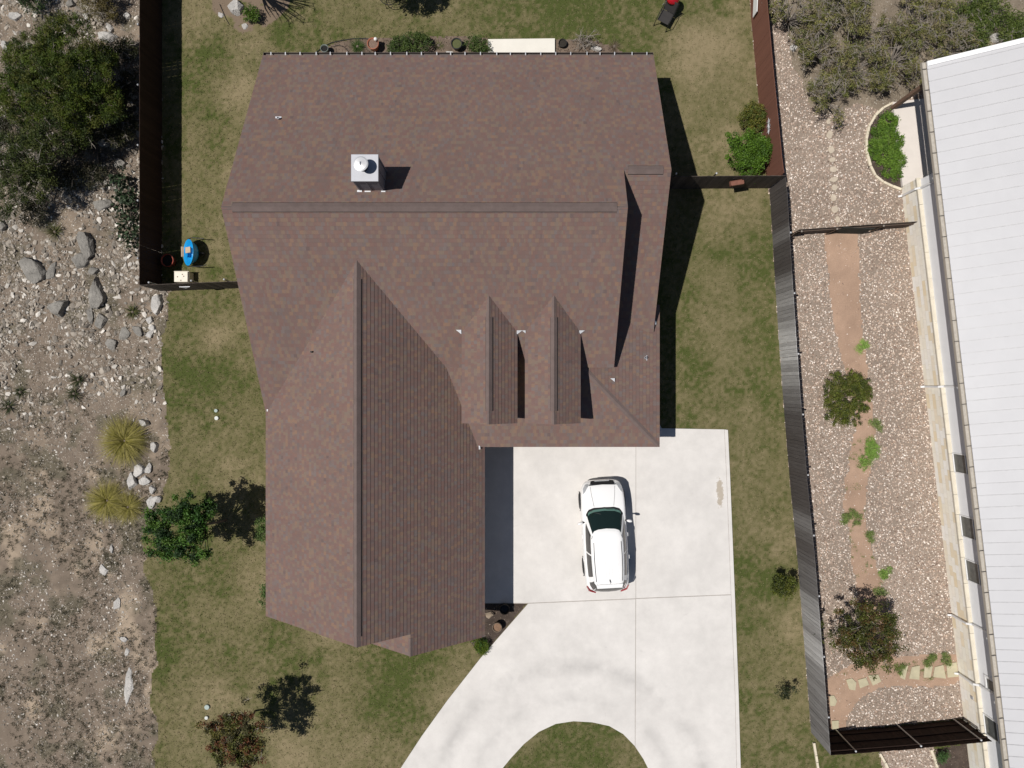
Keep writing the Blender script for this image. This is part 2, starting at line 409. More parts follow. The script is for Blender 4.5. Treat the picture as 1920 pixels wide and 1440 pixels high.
def soil_col(x, y):
    n = fbm(x * 1.6, y * 1.6, 121, 4)[:, None]
    return np.array((.20, .165, .125)) * (.6 + .9 * n)
def bed_col(x, y):
    n = fbm(x * 5, y * 5, 131, 4)[:, None]; p = (y > 5)[:, None] & (x < 8)[:, None]
    return np.where(p, np.array((.165, .125, .095)), np.array((.075, .058, .048))) * (.55 + .9 * n)

def classify(x, y):
    jx = x + .10 * (fbm(x * 3, y * 3, 141, 3) - .5) * 2; jy = y + .10 * (fbm(x * 3 + 50, y * 3, 145, 3) - .5) * 2
    big = .28 * (fbm(x * 1.1, y * 1.1, 151, 3) - .5) * 2
    reg = np.zeros(x.shape, np.int8)
    reg[in_poly(jx + big, jy, R_ROCKY) & ((y < 3.95) | (x < -14.8))] = 1
    reg[(x < -14.8) & (y > 3.9)] = 1
    reg[in_poly(x, y, R_GRAVEL)] = 2
    g = reg == 2
    reg[g & in_poly(jx + big, jy + big, R_SOIL)] = 5
    reg[g & (in_poly(jx, jy, R_PATH1) | in_poly(jx, jy, R_PATH2))] = 3
    reg[in_poly(x, y, R_SOUTHLAWN)] = 0
    reg[in_poly(x, y, pl((1648, 1396), (1648, 1410), (1668, 1500), (1776, 1500), (1748, 1392)))] = 2
    for b in R_BEDS: reg[in_poly(jx * .3 + x * .7, jy * .3 + y * .7, b)] = 4
    return reg

XX, YY = np.meshgrid(gx, gy); ZZ = height(XX, YY)
CXc, CYc = np.meshgrid(gx[:-1] + GS / 2, gy[:-1] + GS / 2)
REG = classify(CXc.ravel(), CYc.ravel()).reshape(CXc.shape)
def region_mesh(code, name, mat, colf, kind='structure', **kw):
    jj, ii = np.nonzero(REG == code)
    v00 = jj * (nx + 1) + ii
    F = np.stack([v00, v00 + 1, v00 + nx + 2, v00 + nx + 1], 1)
    u, inv = np.unique(F, return_inverse=True)
    X = XX.ravel()[u]; Y = YY.ravel()[u]; Z = ZZ.ravel()[u]
    o = np_mesh(name, np.stack([X, Y, Z], 1), inv.reshape(F.shape), mat, colf(X, Y), True)
    return props(o, kind=kind, **kw)
region_mesh(0, 'lawn', M_LAWN, lawn_col)
region_mesh(1, 'rocky_ground', M_GROUND, rocky_col)
region_mesh(2, 'gravel_bed', M_GROUND, gravel_col)
region_mesh(3, 'dirt_path', M_GROUND, path_col)
region_mesh(4, 'flower_bed', M_GROUND, bed_col)
region_mesh(5, 'soil', M_GROUND, soil_col)
def far_ground():
    n = 60; t = np.linspace(-1, 1, n + 1); a = np.sign(t) * np.abs(t) ** 2.2 * 700
    X, Y = np.meshgrid(a, a); i = np.arange(n); I, J = np.meshgrid(i, i); v = (J * (n + 1) + I).ravel()
    F = np.stack([v, v + 1, v + n + 2, v + n + 1], 1)
    x, y = X.ravel(), Y.ravel()
    c = soil_col(x * .05, y * .05) * .5 + lawn_col(x * .1, y * .1) * .5
    props(np_mesh('ground', np.stack([x, y, np.full(x.shape, -.22)], 1), F, M_GROUND, c), kind='structure')
far_ground()

def sample(n, code=None, box=None, seed=0):
    r = np.random.default_rng(seed); b = box or (GX0 + .1, GX1 - .1, GY0 + .1, GY1 - .1)
    x = r.uniform(b[0], b[1], n); y = r.uniform(b[2], b[3], n)
    if code is not None:
        i = np.clip(((x - GX0) / GS).astype(int), 0, nx - 1); j = np.clip(((y - GY0) / GS).astype(int), 0, ny - 1)
        k = np.isin(REG[j, i], code); x, y = x[k], y[k]
    return x, y, r
def blades(x, y, r, per, length, width, lean, col, jit=.25):
    """upright pointed blades, `per` to a tuft"""
    n = len(x) * per
    bxx = np.repeat(x, per) + r.normal(0, .022, n); byy = np.repeat(y, per) + r.normal(0, .022, n)
    z = height(bxx, byy) - .004
    a = r.uniform(0, 2 * np.pi, n); L = length * r.uniform(.5, 1.25, n) * np.repeat(r.uniform(.6, 1.3, len(x)), per); l = lean * r.uniform(.2, 1.4, n)
    w = width * r.uniform(.6, 1.3, n)
    dx, dy = np.cos(a), np.sin(a); sx, sy = -dy * w / 2, dx * w / 2
    V = np.empty((n, 3, 3))
    V[:, 0] = np.stack([bxx + sx, byy + sy, z], 1); V[:, 1] = np.stack([bxx - sx, byy - sy, z], 1)
    V[:, 2] = np.stack([bxx + dx * L * np.sin(l), byy + dy * L * np.sin(l), z + L * np.cos(l)], 1)
    c = np.repeat(col, per, 0) * (1 + r.uniform(-jit, jit, (n, 1)))
    return V.reshape(-1, 3), np.arange(n * 3).reshape(-1, 3), np.repeat(c, 3, 0)
def merge(parts):
    V = []; F = []; C = []; o = 0
    for v, f, c in parts: V.append(v); F.append(f + o); C.append(c); o += len(v)
    return np.concatenate(V), np.concatenate(F), np.concatenate(C)

# grass standing on the lawn
x, y, r = sample(655000, [0], seed=3)
keep = ~in_poly(x, y, DRIVE) & ~in_poly(x, y, HOUSE_FOOT)
d = dryness(x, y); keep &= (r.uniform(0, 1, len(x)) > d * .45) & ~(in_poly(x, y, R_BARE) & (r.uniform(0, 1, len(x)) < .8))
x, y, d = x[keep], y[keep], d[keep]
dd = np.clip(d + r.normal(0, .46, len(x)) + .9 * (vnoise(x * 13, y * 13, 63) - .5), 0, 1)
dd = np.where(r.uniform(0, 1, len(x)) < .13, np.clip(d + .75, 0, 1), dd)
c = lawn_col(x, y, dd) * 1.1 * r.uniform(.78, 1.25, (len(x), 1))
V, F, C = blades(x, y, r, 3, .036, .042, 1.25, c, .20)
props(np_mesh('grass', V, F, M_GRASS, C), 'short olive and straw coloured grass covering the lawn round the house', 'grass', kind='stuff')

# dry weeds in the rocky lot
x, y, r = sample(113000, [1], seed=5)
w = fbm(x * 1.3 + 9, y * 1.3, 91, 4); low = smooth(2, -6, y)
p = smooth(.44, .66, w) * (.30 + .55 * low); keep = r.uniform(0, 1, len(x)) < p
x, y = x[keep], y[keep]
# clumps: tufts gather round a few thousand centres
cx, cy, _ = sample(52000, [1], seed=6); kk = r.uniform(0, 1, len(cx)) < (.22 + .78 * smooth(2, -5, cy)) * smooth(.28, .50, fbm(cx * .7, cy * .7, 171, 3)); cx, cy = cx[kk], cy[kk]
q = 8; gxx = np.repeat(cx, q) + r.normal(0, .05, len(cx) * q); gyy = np.repeat(cy, q) + r.normal(0, .05, len(cx) * q)
x = np.concatenate([x, gxx]); y = np.concatenate([y, gyy])
c = np.where(r.uniform(0, 1, (len(x), 1)) < .55, np.array((.074, .076, .048)), np.array((.150, .125, .088)))
V, F, C = blades(x, y, r, 3, .075, .022, .9, c, .35)
props(np_mesh('weeds', V, F, M_GRASS, C), 'low dark weeds and dead grass tufts scattered over the rocky lot', 'weeds', kind='stuff')

# loose stones of the rocky lot
def ico(sub, seed, flat=1.0, jit=.32):
    bm = bmesh.new(); bmesh.ops.create_icosphere(bm, subdivisions=sub, radius=1.0)
    rr = random.Random(seed)
    for v in bm.verts: v.co *= 1 + rr.uniform(-jit, jit)
    for k in range(5):          # broken faces
        n = Vector((rr.uniform(-1, 1), rr.uniform(-1, 1), rr.uniform(-.3, 1))).normalized(); dlim = rr.uniform(.55, .8)
        for v in bm.verts:
            q = v.co.dot(n)
            if q > dlim: v.co -= n * (q - dlim)
    bm.verts.ensure_lookup_table()
    V = np.array([v.co[:] for v in bm.verts]); F = np.array([[w.index for w in f.verts] for f in bm.faces]); bm.free()
    V[:, 2] *= flat; return V, F
def stones(x, y, r, size, col, sub, seed, nvar=5, sink=.25):
    out = []; idx = r.integers(0, nvar, len(x))
    for k in range(nvar):
        pv, pf = ico(sub, seed + k); m = idx == k; n = m.sum()
        if not n: continue
        s = size[m]; sc = np.stack([s * r.uniform(.8, 1.5, n), s * r.uniform(.6, 1.05, n), s * r.uniform(.22, .55, n)], 1)
        R = rot_mats(r.uniform(0, 2 * np.pi, n), r.normal(0, .3, n), r.normal(0, .3, n))
        pos = np.stack([x[m], y[m], height(x[m], y[m]) + sc[:, 2] * (.5 - sink)], 1)
        out.append(scatter(pv, pf, pos, sc, R, col[m]))
    return merge(out)
x, y, r = sample(530000, [1], seed=8)
up = smooth(-3, 2, y); den = .25 + .67 * up; den *= .25 + 1.2 * smooth(.36, .60, fbm(x * .6, y * .6, 161, 3))
den *= np.where((x > -16.1) & (y < 3), .55, 1)
k = r.uniform(0, 1, len(x)) < den; x, y = x[k], y[k]
size = .016 * (1 + r.pareto(1.45, len(x))); size = np.minimum(size, .055 + .095 * smooth(-3.5, 1, y) * r.uniform(.4, 1, len(x)))
t = r.uniform(0, 1, (len(x), 1)); tone = np.where(t < .45, np.array((.385, .34, .285)), np.where(t < .84, np.array((.22, .195, .165)), np.array((.62, .58, .52)))) * r.uniform(.75, 1.15, (len(x), 1))
sm = size < .05
A = stones(x[sm], y[sm], r, size[sm], tone[sm], 1, 40, 7); B = stones(x[~sm], y[~sm], r, size[~sm], tone[~sm], 1, 60, 9)
xx_, yy_, r2 = sample(620000, [1], seed=18); keep = r2.uniform(0, 1, len(xx_)) < (.46 + .30 * smooth(-4, 2, yy_)) * smooth(.30, .56, fbm(xx_ * .9, yy_ * .9, 165, 3)); xx_, yy_ = xx_[keep], yy_[keep]; nn = len(xx_)
oc_v = np.array([(1, 0, 0), (-1, 0, 0), (0, 1, 0), (0, -1, 0), (0, 0, 1)], float); oc_f = np.array([(0, 2, 4), (2, 1, 4), (1, 3, 4), (3, 0, 4)]); sz = r2.uniform(.010, .026, nn)
tt_ = r2.uniform(0, 1, (nn, 1)); cf = np.where(tt_ < .45, np.array((.34, .295, .245)), np.where(tt_ < .76, np.array((.17, .142, .115)), np.array((.62, .57, .50)))) * r2.uniform(.75, 1.2, (nn, 1))
FV = scatter(oc_v, oc_f, np.stack([xx_, yy_, height(xx_, yy_)], 1), np.stack([sz * r2.uniform(.8, 1.6, nn), sz, sz * r2.uniform(.4, .8, nn)], 1), rot_mats(r2.uniform(0, 6.28, nn), r2.normal(0, .25, nn), r2.normal(0, .25, nn)), cf)
V, F, C = merge([A, B, FV])
props(np_mesh('stones', V, F, M_STONES, C), 'countless loose limestone pieces lying over the rocky lot', 'stones', kind='stuff')

# finer rubble between the stones
# gravel of the neighbour's yard
oct_v = np.array([(1, 0, 0), (-1, 0, 0), (0, 1, 0), (0, -1, 0), (0, 0, 1), (0, 0, -1)], float)
oct_f = np.array([(0, 2, 4), (2, 1, 4), (1, 3, 4), (3, 0, 4), (2, 0, 5), (1, 2, 5), (3, 1, 5), (0, 3, 5)])
x, y, r = sample(655000, [2], seed=12)
g2 = in_poly(x, y, [(9.5, 21), (17.5, 21), (17.5, 8), (19.4, -8), (19.8, -21), (12, -21)]); x, y = x[g2], y[g2]
def gravel_mesh(x, y, r, smin, smax):
    n = len(x); s = r.uniform(smin, smax, n) * r.uniform(.7, 1.2, n)
    sc = np.stack([s * r.uniform(.8, 1.5, n), s, s * r.uniform(.45, .8, n)], 1)
    R = rot_mats(r.uniform(0, 6.28, n), r.normal(0, .4, n), r.normal(0, .4, n))
    t = r.uniform(0, 1, (n, 1)); pal = [((.47, .385, .325), .30), ((.64, .565, .49), .56), ((.88, .85, .80), .75), ((.25, .195, .16), .92), ((.50, .39, .31), 1.01)]
    c = np.zeros((n, 3)); lo = 0
    for col, hi in pal:
        c = np.where((t >= lo) & (t < hi), np.array(col), c); lo = hi
    c = c * r.uniform(.72, 1.18, (n, 1)) * np.array((.95, .885, .845))
    return scatter(oct_v, oct_f, np.stack([x, y, height(x, y) + s * .25], 1), sc, R, c)
V, F, C = gravel_mesh(x, y, r, .016, .040)
props(np_mesh('gravel', V, F, M_PEBBLE, C), 'pinkish brown and cream river gravel covering the neighbour yard', 'gravel', kind='stuff')
x, y, r = sample(300000, [3], seed=13); edge = fbm(x * 2.2, y * 2.2, 181, 3); low = smooth(.5, -4, y)
kk = r.uniform(0, 1, len(x)) < .05 + .30 * smooth(.45, .66, edge) + .12 * low; x, y = x[kk], y[kk]
PV, PF, PC = gravel_mesh(x, y, r, .010, .026)
V, F, C = merge([(V, F, C), (PV, PF, PC)]); go = bpy.data.objects['gravel']; bpy.data.objects.remove(go)
props(np_mesh('gravel', V, F, M_PEBBLE, C), 'pinkish brown and cream river gravel covering the neighbour yard', 'gravel', kind='stuff')
# seedlings sprouting along the dirt path
cx, cy, r = sample(15000, [3], box=(13, 19.5, -12.5, 1.5), seed=19); kk = r.uniform(0, 1, len(cx)) < .10 * smooth(.45, .62, fbm(cx * 1.6, cy * 1.6, 191, 3)) + .006; cx, cy = cx[kk], cy[kk]
rad = np.repeat(r.uniform(.03, .11, len(cx)), 16); x = np.repeat(cx, 16) + r.normal(0, 1, len(rad)) * rad * .6; y = np.repeat(cy, 16) + r.normal(0, 1, len(rad)) * rad * .6
c = np.where(r.uniform(0, 1, (len(x), 1)) < .6, np.array((.13, .20, .05)), np.array((.19, .22, .08)))
SV, SF, SC_ = blades(x, y, r, 3, .045, .022, 1.1, c, .3)
props(np_mesh('seedlings', SV, SF, M_GRASS, SC_), 'tiny green seedlings sprouting along the dirt path', 'weeds', kind='stuff')
# small clods on bare soil and mulch chips
x, y, r = sample(300000, [4, 5], seed=14)
n = len(x); s = r.uniform(.012, .035, n); bedm = (y < 12.5) & ~((y > 8) & (x > 15)) | (x < 8)
tt = r.uniform(0, 1, (n, 1)); cc = np.where(tt < .6, np.array((.085, .062, .050)), np.where(tt < .9, np.array((.15, .11, .085)), np.array((.34, .29, .24))))
cc = np.where(((y > 11) & (x > 10))[:, None], np.where(tt < .5, np.array((.19, .155, .115)), np.where(tt < .85, np.array((.30, .26, .205)), np.array((.48, .44, .38)))), cc)
V, F, C = scatter(oct_v, oct_f, np.stack([x, y, height(x, y) + .006], 1), np.stack([s * 1.6, s * .6, s * .5], 1), rot_mats(r.uniform(0, 6.28, n), r.normal(0, .3, n), r.normal(0, .3, n)), cc)
props(np_mesh('mulch', V, F, M_STONES, C), 'dark bark mulch chips and clods in the planting beds', 'mulch', kind='stuff')
# ------------------------------------------------------------------ driveway and slabs
def slab(polys, name, z0, z1, mat, bevel=0.012):
    bm = bmesh.new()
    for p in polys:
        a = sum(p[i][0] * p[(i + 1) % len(p)][1] - p[(i + 1) % len(p)][0] * p[i][1] for i in range(len(p)))
        prism(bm, p if a > 0 else p[::-1], z0, z1)
    return props(obj(name, bm, mat), kind='structure')
JX = PX(1192, 840)[0]
a1 = [(-1.9, .3), (JX - .008, .3), PX(1191.2, 1121), PX(990, 1129.5), PX(905, 1129.5), (-1.9, -9.2)]
CURB = 10
a2 = [(JX + .008, .3), PX(1240, 803), PX(1357, 805), PX(1361, 890), PX(1369.5, 1113.5), PX(1192.2, 1120.6)]
a3 = [PX(990.5, 1131), PX(1191, 1122.6), PX(1190, 1351), PX(1190, 1397.5)] + pl((1168, 1375), (1142, 1360), (1110, 1353), (1075, 1351), (1042, 1356), (1010, 1371), (982, 1394), (958, 1420), (940, 1442), (928, 1660), (606, 1660), (751, 1440), (791, 1379), (840, 1311), (902, 1232))
a4 = [PX(1192.2, 1122.2), PX(1369.5, 1115), PX(1377, 1300), PX(1380, 1440), PX(1386, 1660), PX(1226, 1660), PX(1215, 1440), PX(1206, 1422), PX(1191, 1399.2)]
a5 = pl((1357.8, 805), (1364, 806), (1368, 890), (1377, 1115), (1384, 1300), (1388, 1440), (1394, 1660), (1386.8, 1660), (1380.8, 1440), (1377.8, 1300), (1370.2, 1114), (1361.8, 890))
slab([a1, a2, a3, a4, a5], 'driveway', -.04, .062, M_CONC)
bm = bmesh.new(); prism(bm, [(p[0], p[1]) for p in DRIVE], -.05, .052); props(obj('driveway_base', bm, M_JOINT), kind='structure')
slab([pl((915, 76), (1040, 74.5), (1040, 112), (915, 112))], 'patio_slab', 0, .12, plain('step_concrete', (.74, .71, .64), .85, var=.05, scale=2))
WDIR = Vector((3.16, -26.8, 0)).normalized(); WPER = Vector((-WDIR.y, WDIR.x, 0))       # along and into the neighbour house
EA = Vector((15.55, 12.2, 0))
def NW(s, t, z=0.0): return EA + WDIR * s + WPER * t + Vector((0, 0, z))   # s metres along the eave, t metres in
slab([[NW(.4, .42)[:2], NW(4.0, .42)[:2], NW(4.0, 4)[:2], NW(.4, 4)[:2]]], 'patio', 0, .13, M_CONC2)

# ------------------------------------------------------------------ the brown roofed house
house = thing('house', 'brown shingled L shaped house with two dormers behind the white car', 'house', (-2, 2, 0))
house.location = (0, 0, 0)
def shingle_plane(bm, uvl, poly, origin, e=.143, t=.013, uoff=None):
    poly = [Vector(p) for p in poly]; O = Vector(origin)
    n = Vector((0, 0, 0))
    for i in range(len(poly)): n += poly[i].cross(poly[(i + 1) % len(poly)])
    n.normalize()
    if n.z < 0: n = -n; poly = poly[::-1]
    down = Vector((n.x, n.y, 0)).normalized(); u = Vector((-down.y, down.x, 0)); v = n.cross(u)
    if v.z < 0: u = -u; v = n.cross(u)
    uo = random.uniform(0, 50) if uoff is None else uoff
    p2 = [((p - O).dot(u), (p - O).dot(v)) for p in poly]
    def clip(pts, lim, keep_above):
        out = []
        for i in range(len(pts)):
            a, b = pts[i], pts[(i + 1) % len(pts)]; ia = (a[1] >= lim) == keep_above or a[1] == lim; ib = (b[1] >= lim) == keep_above or b[1] == lim
            if ia: out.append(a)
            if ia != ib:
                k = (lim - a[1]) / (b[1] - a[1]); out.append((a[0] + (b[0] - a[0]) * k, lim))
        return out
    vmin = min(p[1] for p in p2); vmax = max(p[1] for p in p2); i = math.floor(vmin / e + 1e-6)
    Ob = O - n * n.dot(O - poly[0])
    def W(q, off): return Ob + u * q[0] + v * q[1] + n * off
    while i * e < vmax - 1e-4:
        lo, hi = i * e, (i + 1) * e
        c = clip(clip(p2, lo, True), hi, False)
        c = [c[k] for k in range(len(c)) if (abs(c[k][0] - c[k - 1][0]) + abs(c[k][1] - c[k - 1][1])) > 1e-5]
        if len(c) >= 3:
            vs = [bm.verts.new(W(q, t * (1 - (q[1] - lo) / e))) for q in c]; f = bm.faces.new(vs)
            for lp, q in zip(f.loops, c): lp[uvl].uv = (q[0] + uo, q[1] + 40 * .143 + 1e-4)
            for k in range(len(c)):
                a, b = c[k], c[(k + 1) % len(c)]
                if abs(a[1] - lo) < 1e-5 and abs(b[1] - lo) < 1e-5:
                    q4 = [W(a, t), W(a, -.002), W(b, -.002), W(b, t)]
                    g = bm.faces.new([bm.verts.new(z) for z in q4])
                    for lp, q in zip(g.loops, (a, a, b, b)): lp[uvl].uv = (q[0] + uo, q[1] + 40 * .143 + .01)
        i += 1
    return poly, n
def roof_part(name, planes, parent, thick=.15, fascia=True, label=None):
    bm = bmesh.new(); uvl = bm.loops.layers.uv.new('uv'); fb = bmesh.new()
    for pl_, org in planes:
        poly, n = shingle_plane(bm, uvl, pl_, org)
        lo = [p - n * thick for p in poly]
        hi = [p - n * .004 for p in poly]
        a = [fb.verts.new(p) for p in hi]; b = [fb.verts.new(p) for p in lo]
        fb.faces.new(b[::-1])
        for i in range(len(a)): fb.faces.new((a[i], b[i], b[(i + 1) % len(a)], a[(i + 1) % len(a)]))
    o = obj(name, bm, M_SHINGLE, parent, recalc=False)
    if label: o['label'] = label
    obj('fascia', fb, M_FASCIA, o, recalc=False)
    return o
def ridge_vent(parent, a, b, sa, sb, w=.17, h=.028, name='ridge_vent', mat=None, slot=True, sw=.014):
    """folded cap over a ridge a-b; sa, sb: the two slopes' downhill unit vectors"""
    a, b, sa, sb = map(Vector, (a, b, sa, sb)); bm = bmesh.new(); n = int(max(2, (b - a).length / .3)); up = Vector((0, 0, 1))
    rows = []
    for i in range(n + 1):
        p = a + (b - a) * (i / n); jz = random.uniform(-.004, .004)
        rows.append([bm.verts.new(p + sa * w + up * (-.03)), bm.verts.new(p + sa * w + up * (h + jz)), bm.verts.new(p + up * (h + .012 + jz)), bm.verts.new(p + sb * w + up * (h + jz)), bm.verts.new(p + sb * w + up * (-.03))])
    for i in range(n):
        for k in range(4): bm.faces.new((rows[i][k], rows[i][k + 1], rows[i + 1][k + 1], rows[i + 1][k]))
    bm.faces.new(rows[0]); bm.faces.new(rows[-1])
    o = obj(name, bm, mat or M_CAP, parent)
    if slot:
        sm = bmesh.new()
        for s, wd in ((sa, .014 if sw == .014 else .005), (sb, sw)):  # wider strip on the sb side: slot plus painted shadow of the cap
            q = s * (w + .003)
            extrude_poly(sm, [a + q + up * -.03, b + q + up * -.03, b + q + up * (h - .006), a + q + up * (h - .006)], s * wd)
        obj('vent_slot_shade', sm, M_SLOTSHADE, o)
    return o

XL, XM, XR = -9.54, 3.80, 5.42
def zb(Y): return 2.8 + .576 * (12.58 - Y)
def zf(Y): return 6.70 - .61 * (5.81 - Y)
def zp(Y): return 2.65 + .289 * (Y + 2.42)
def ze(X): return 2.65 + .289 * (5.68 - X)
def zer(Y): return 5.85 - .576 * (7.29 - Y)
F3 = lambda f, pts: [(x_, y_, f(y_)) for x_, y_ in pts]
main_planes = [
    (F3(zb, [(XL, 12.58), (XM, 12.58), (XM, 5.81), (XL, 5.81)]), (0, 12.58, 2.8)),
    (F3(zb, [(XM, 12.58), (XR, 12.58), (XR, 7.29), (XM, 7.29)]), (0, 12.58, 2.8)),
    (F3(zf, [(-9.54, -1.15), (-6, -1.15), (-6, 5.81), (-9.54, 5.81)]), (0, .62, zf(.62))),
    (F3(zf, [(-6, .62), (XM, .62), (XM, 5.81), (-6, 5.81)]), (0, .62, zf(.62))),
    (F3(zer, [(3.3, 2.0), (XR, 2.0), (XR, 7.29), (3.3, 7.29)]), (0, 2.0, zer(2.0))),
    (F3(zp, [(-2.5, -2.42), (5.68, -2.42), (2.64, .62), (-2.5, .62)]), (0, -2.42, 2.65)),
    ([(x_, y_, ze(x_)) for x_, y_ in [(5.68, -2.42), (5.68, 3.05), (3.3, 3.05), (3.3, .62), (2.64, .62)]], (5.68, -2.42, 2.65)),
]
# the two back planes share one run of shingles: same u offset
random.seed(3)
roof = roof_part('roof', [], house)
bpy.data.objects.remove(bpy.data.objects['fascia'])
bm = bmesh.new(); uvl = bm.loops.layers.uv.new('uv'); fb = bmesh.new()
for (pl_, org), uo in zip(main_planes, (3.0, 3.0, 21.3, 21.3, 33.7, 11.9, 44.1)):
    poly, n = shingle_plane(bm, uvl, pl_, org, uoff=uo)
    a = [fb.verts.new(p - n * .004) for p in poly]; b = [fb.verts.new(p - n * .15) for p in poly]
    fb.faces.new(b[::-1])
    for i in range(len(a)): fb.faces.new((a[i], b[i], b[(i + 1) % len(a)], a[(i + 1) % len(a)]))
old = roof.data; me = bpy.data.meshes.new('roof'); bm.to_mesh(me); bm.free(); me.materials.append(M_SHINGLE); roof.data = me
obj('fascia', fb, M_FASCIA, roof, recalc=False)
sB = Vector((0, 1, -.576)).normalized(); sF = Vector((0, -1, -.61)).normalized()
ridge_vent(roof, (-9.2, 5.81, 6.70), (3.45, 5.81, 6.70), sB, sF, w=.17)
ridge_vent(roof, (-9.54, 5.81, 6.69), (-9.2, 5.81, 6.69), sB, sF, w=.15, h=.010, name='ridge_cap', slot=False)
ridge_vent(roof, (3.46, 5.81, 6.69), (3.80, 5.81, 6.69), sB, sF, w=.15, h=.010, name='ridge_cap', slot=False)
ridge_vent(roof, (3.95, 7.29, 5.85), (5.15, 7.29, 5.85), sB, Vector((0, -1, -.576)).normalized(), w=.16)
ridge_vent(roof, (5.62, -2.36, 2.668), (2.64, .62, 3.53), Vector((.62, .62, -.19)).normalized() * .8, Vector((-.62, -.62, -.19)).normalized() * .8, w=.13, h=.012, name='hip_cap', slot=False)

XWL, XWR, XWC = -9.54, -1.06, -5.30
def zw(X): return 2.45 + .774 * ((X - XWL) if X < XWC else (XWR - X))
zr = zw(XWC - 1e-9)
W3 = lambda pts: [(x_, y_, zw(x_)) for x_, y_ in pts]
wing = roof_part('garage_roof', [
    (W3([(XWL, -9.0), (XWC - 1e-6, -9.0), (XWC - 1e-6, 4.35), (XWL, -1.157)]), (XWL, 0, 2.45)),
    (W3([(XWR, -9.0), (XWR, -2.3), (-2.4, .62), (XWC + 1e-6, 4.35), (XWC + 1e-6, -9.0)]), (XWR, 0, 2.45)),
    ([(x_, y_, 2.45 + .774 * (XWR - x_)) for x_, y_ in [(XWR, -9.8), (XWR, -9.0), (-3.65, -9.0), (-3.65, -9.8)]], (XWR, 0, 2.45)),
    ([(x_, y_, 2.45 + .774 * (x_ + 6.24)) for x_, y_ in [(-6.24, -9.8), (-3.65, -9.8), (-3.65, -8.2), (-6.24, -8.2)]], (-6.24, 0, 2.45))], house)
sW = Vector((-1, 0, -.774)).normalized(); sE = Vector((1, 0, -.774)).normalized()
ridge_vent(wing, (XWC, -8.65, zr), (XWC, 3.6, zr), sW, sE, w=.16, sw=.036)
ridge_vent(wing, (XWC, -9.0, zr), (XWC, -8.66, zr), sW, sE, w=.15, h=.01, name='ridge_cap', slot=False)
ridge_vent(wing, (XWC, 3.62, zr), (XWC, 4.3, zr), sW, sE, w=.15, h=.01, name='ridge_cap', slot=False)
ridge_vent(wing, (-3.65, -9.8, 4.455), (-3.65, -9.15, 4.455), sW, sE, w=.13, h=.008, name='ridge_cap', slot=False)

def house_wall(bm, pts, vec): extrude_poly(bm, pts, vec)
def dormer(xc):
    d = bpy.data.objects.new('dormer', None); link(d, house)
    zd, ze_ = 5.05, 4.30
    r = roof_part('dormer_roof', [
        ([(xc - 1.0, -1.42, ze_), (xc, -1.42, zd), (xc, 3.20, zd), (xc - 1.0, 1.97, ze_)], (xc - 1, 0, ze_)),
        ([(xc + 1.0, -1.42, ze_), (xc + 1.0, 1.97, ze_), (xc, 3.20, zd), (xc, -1.42, zd)], (xc + 1, 0, ze_))], d, thick=.12)
    a = Vector((-1, 0, -.75)).normalized(); b = Vector((1, 0, -.75)).normalized()
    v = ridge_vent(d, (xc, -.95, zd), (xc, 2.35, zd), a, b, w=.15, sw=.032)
    ridge_vent(d, (xc, -1.42, zd), (xc, -.96, zd), a, b, w=.13, h=.008, name='ridge_cap', slot=False)
    ridge_vent(d, (xc, 2.36, zd), (xc, 3.1, zd), a, b, w=.13, h=.008, name='ridge_cap', slot=False)
    bm = bmesh.new()
    extrude_poly(bm, [(xc - .84, -1.15, 2.8), (xc + .84, -1.15, 2.8), (xc + .84, -1.15, 4.24), (xc, -1.15, 4.86), (xc - .84, -1.15, 4.24)], (0, 3.0, 0))
    uvbox(bm); obj('dormer_wall', bm, M_HWALL, d)
    wb = bmesh.new(); bx(wb, (xc, -1.165, 3.78), (.84, .05, .94)); wf = obj('window', wb, M_FASCIA, d)
    gb = bmesh.new(); bx(gb, (xc, -1.19, 3.78), (.70, .02, .80)); obj('pane', gb, M_GLASS, wf)
def uvbox(bm):
    uvl = bm.loops.layers.uv.verify(); bmesh.ops.recalc_face_normals(bm, faces=bm.faces)
    if uvl.name != 'uv':
        bm.loops.layers.uv.remove(uvl); uvl = bm.loops.layers.uv.new('uv')
    for f in bm.faces:
        n = f.normal
        for lp in f.loops:
            c = lp.vert.co
            lp[uvl].uv = (c.x, c.z) if abs(n.y) > max(abs(n.x), abs(n.z)) else ((c.y, c.z) if abs(n.x) > abs(n.z) else (c.x, c.y))
def glass_mat():
    t = NT('dark_glass'); return t.fin((.012, .016, .018), 0.06, 0, 0.6)
M_GLASS = glass_mat()
dormer(-.81); dormer(1.475)

bm = bmesh.new()
extrude_poly(bm, [(-9.2, 12.2, 0), (-9.2, 12.2, 2.85), (-9.2, 5.81, 6.5), (-9.2, .62, 3.05), (-9.2, -1.0, 2.30), (-9.2, -1.0, 0)], (12.70, 0, 0))
extrude_poly(bm, [(3.501, 12.2, 0), (3.501, 12.2, 2.85), (3.501, 7.29, 5.66), (3.501, 2.4, 2.84), (3.501, 1.2, 2.5), (3.501, 1.2, 0)], (1.60, 0, 0))
extrude_poly(bm, [(-9.201, -8.7, 0), (-9.201, -8.7, 2.55), (-5.3, -8.7, 5.55), (-1.4, -8.7, 2.55), (-1.4, -8.7, 0)], (0, 7.6, 0))
extrude_poly(bm, [(-5.9, -9.5, 0), (-5.9, -9.5, 2.55), (-3.65, -9.5, 4.28), (-1.402, -9.5, 2.55), (-1.402, -9.5, 0)], (0, .79, 0))
uvbox(bm); obj('wall', bm, M_HWALL, house)
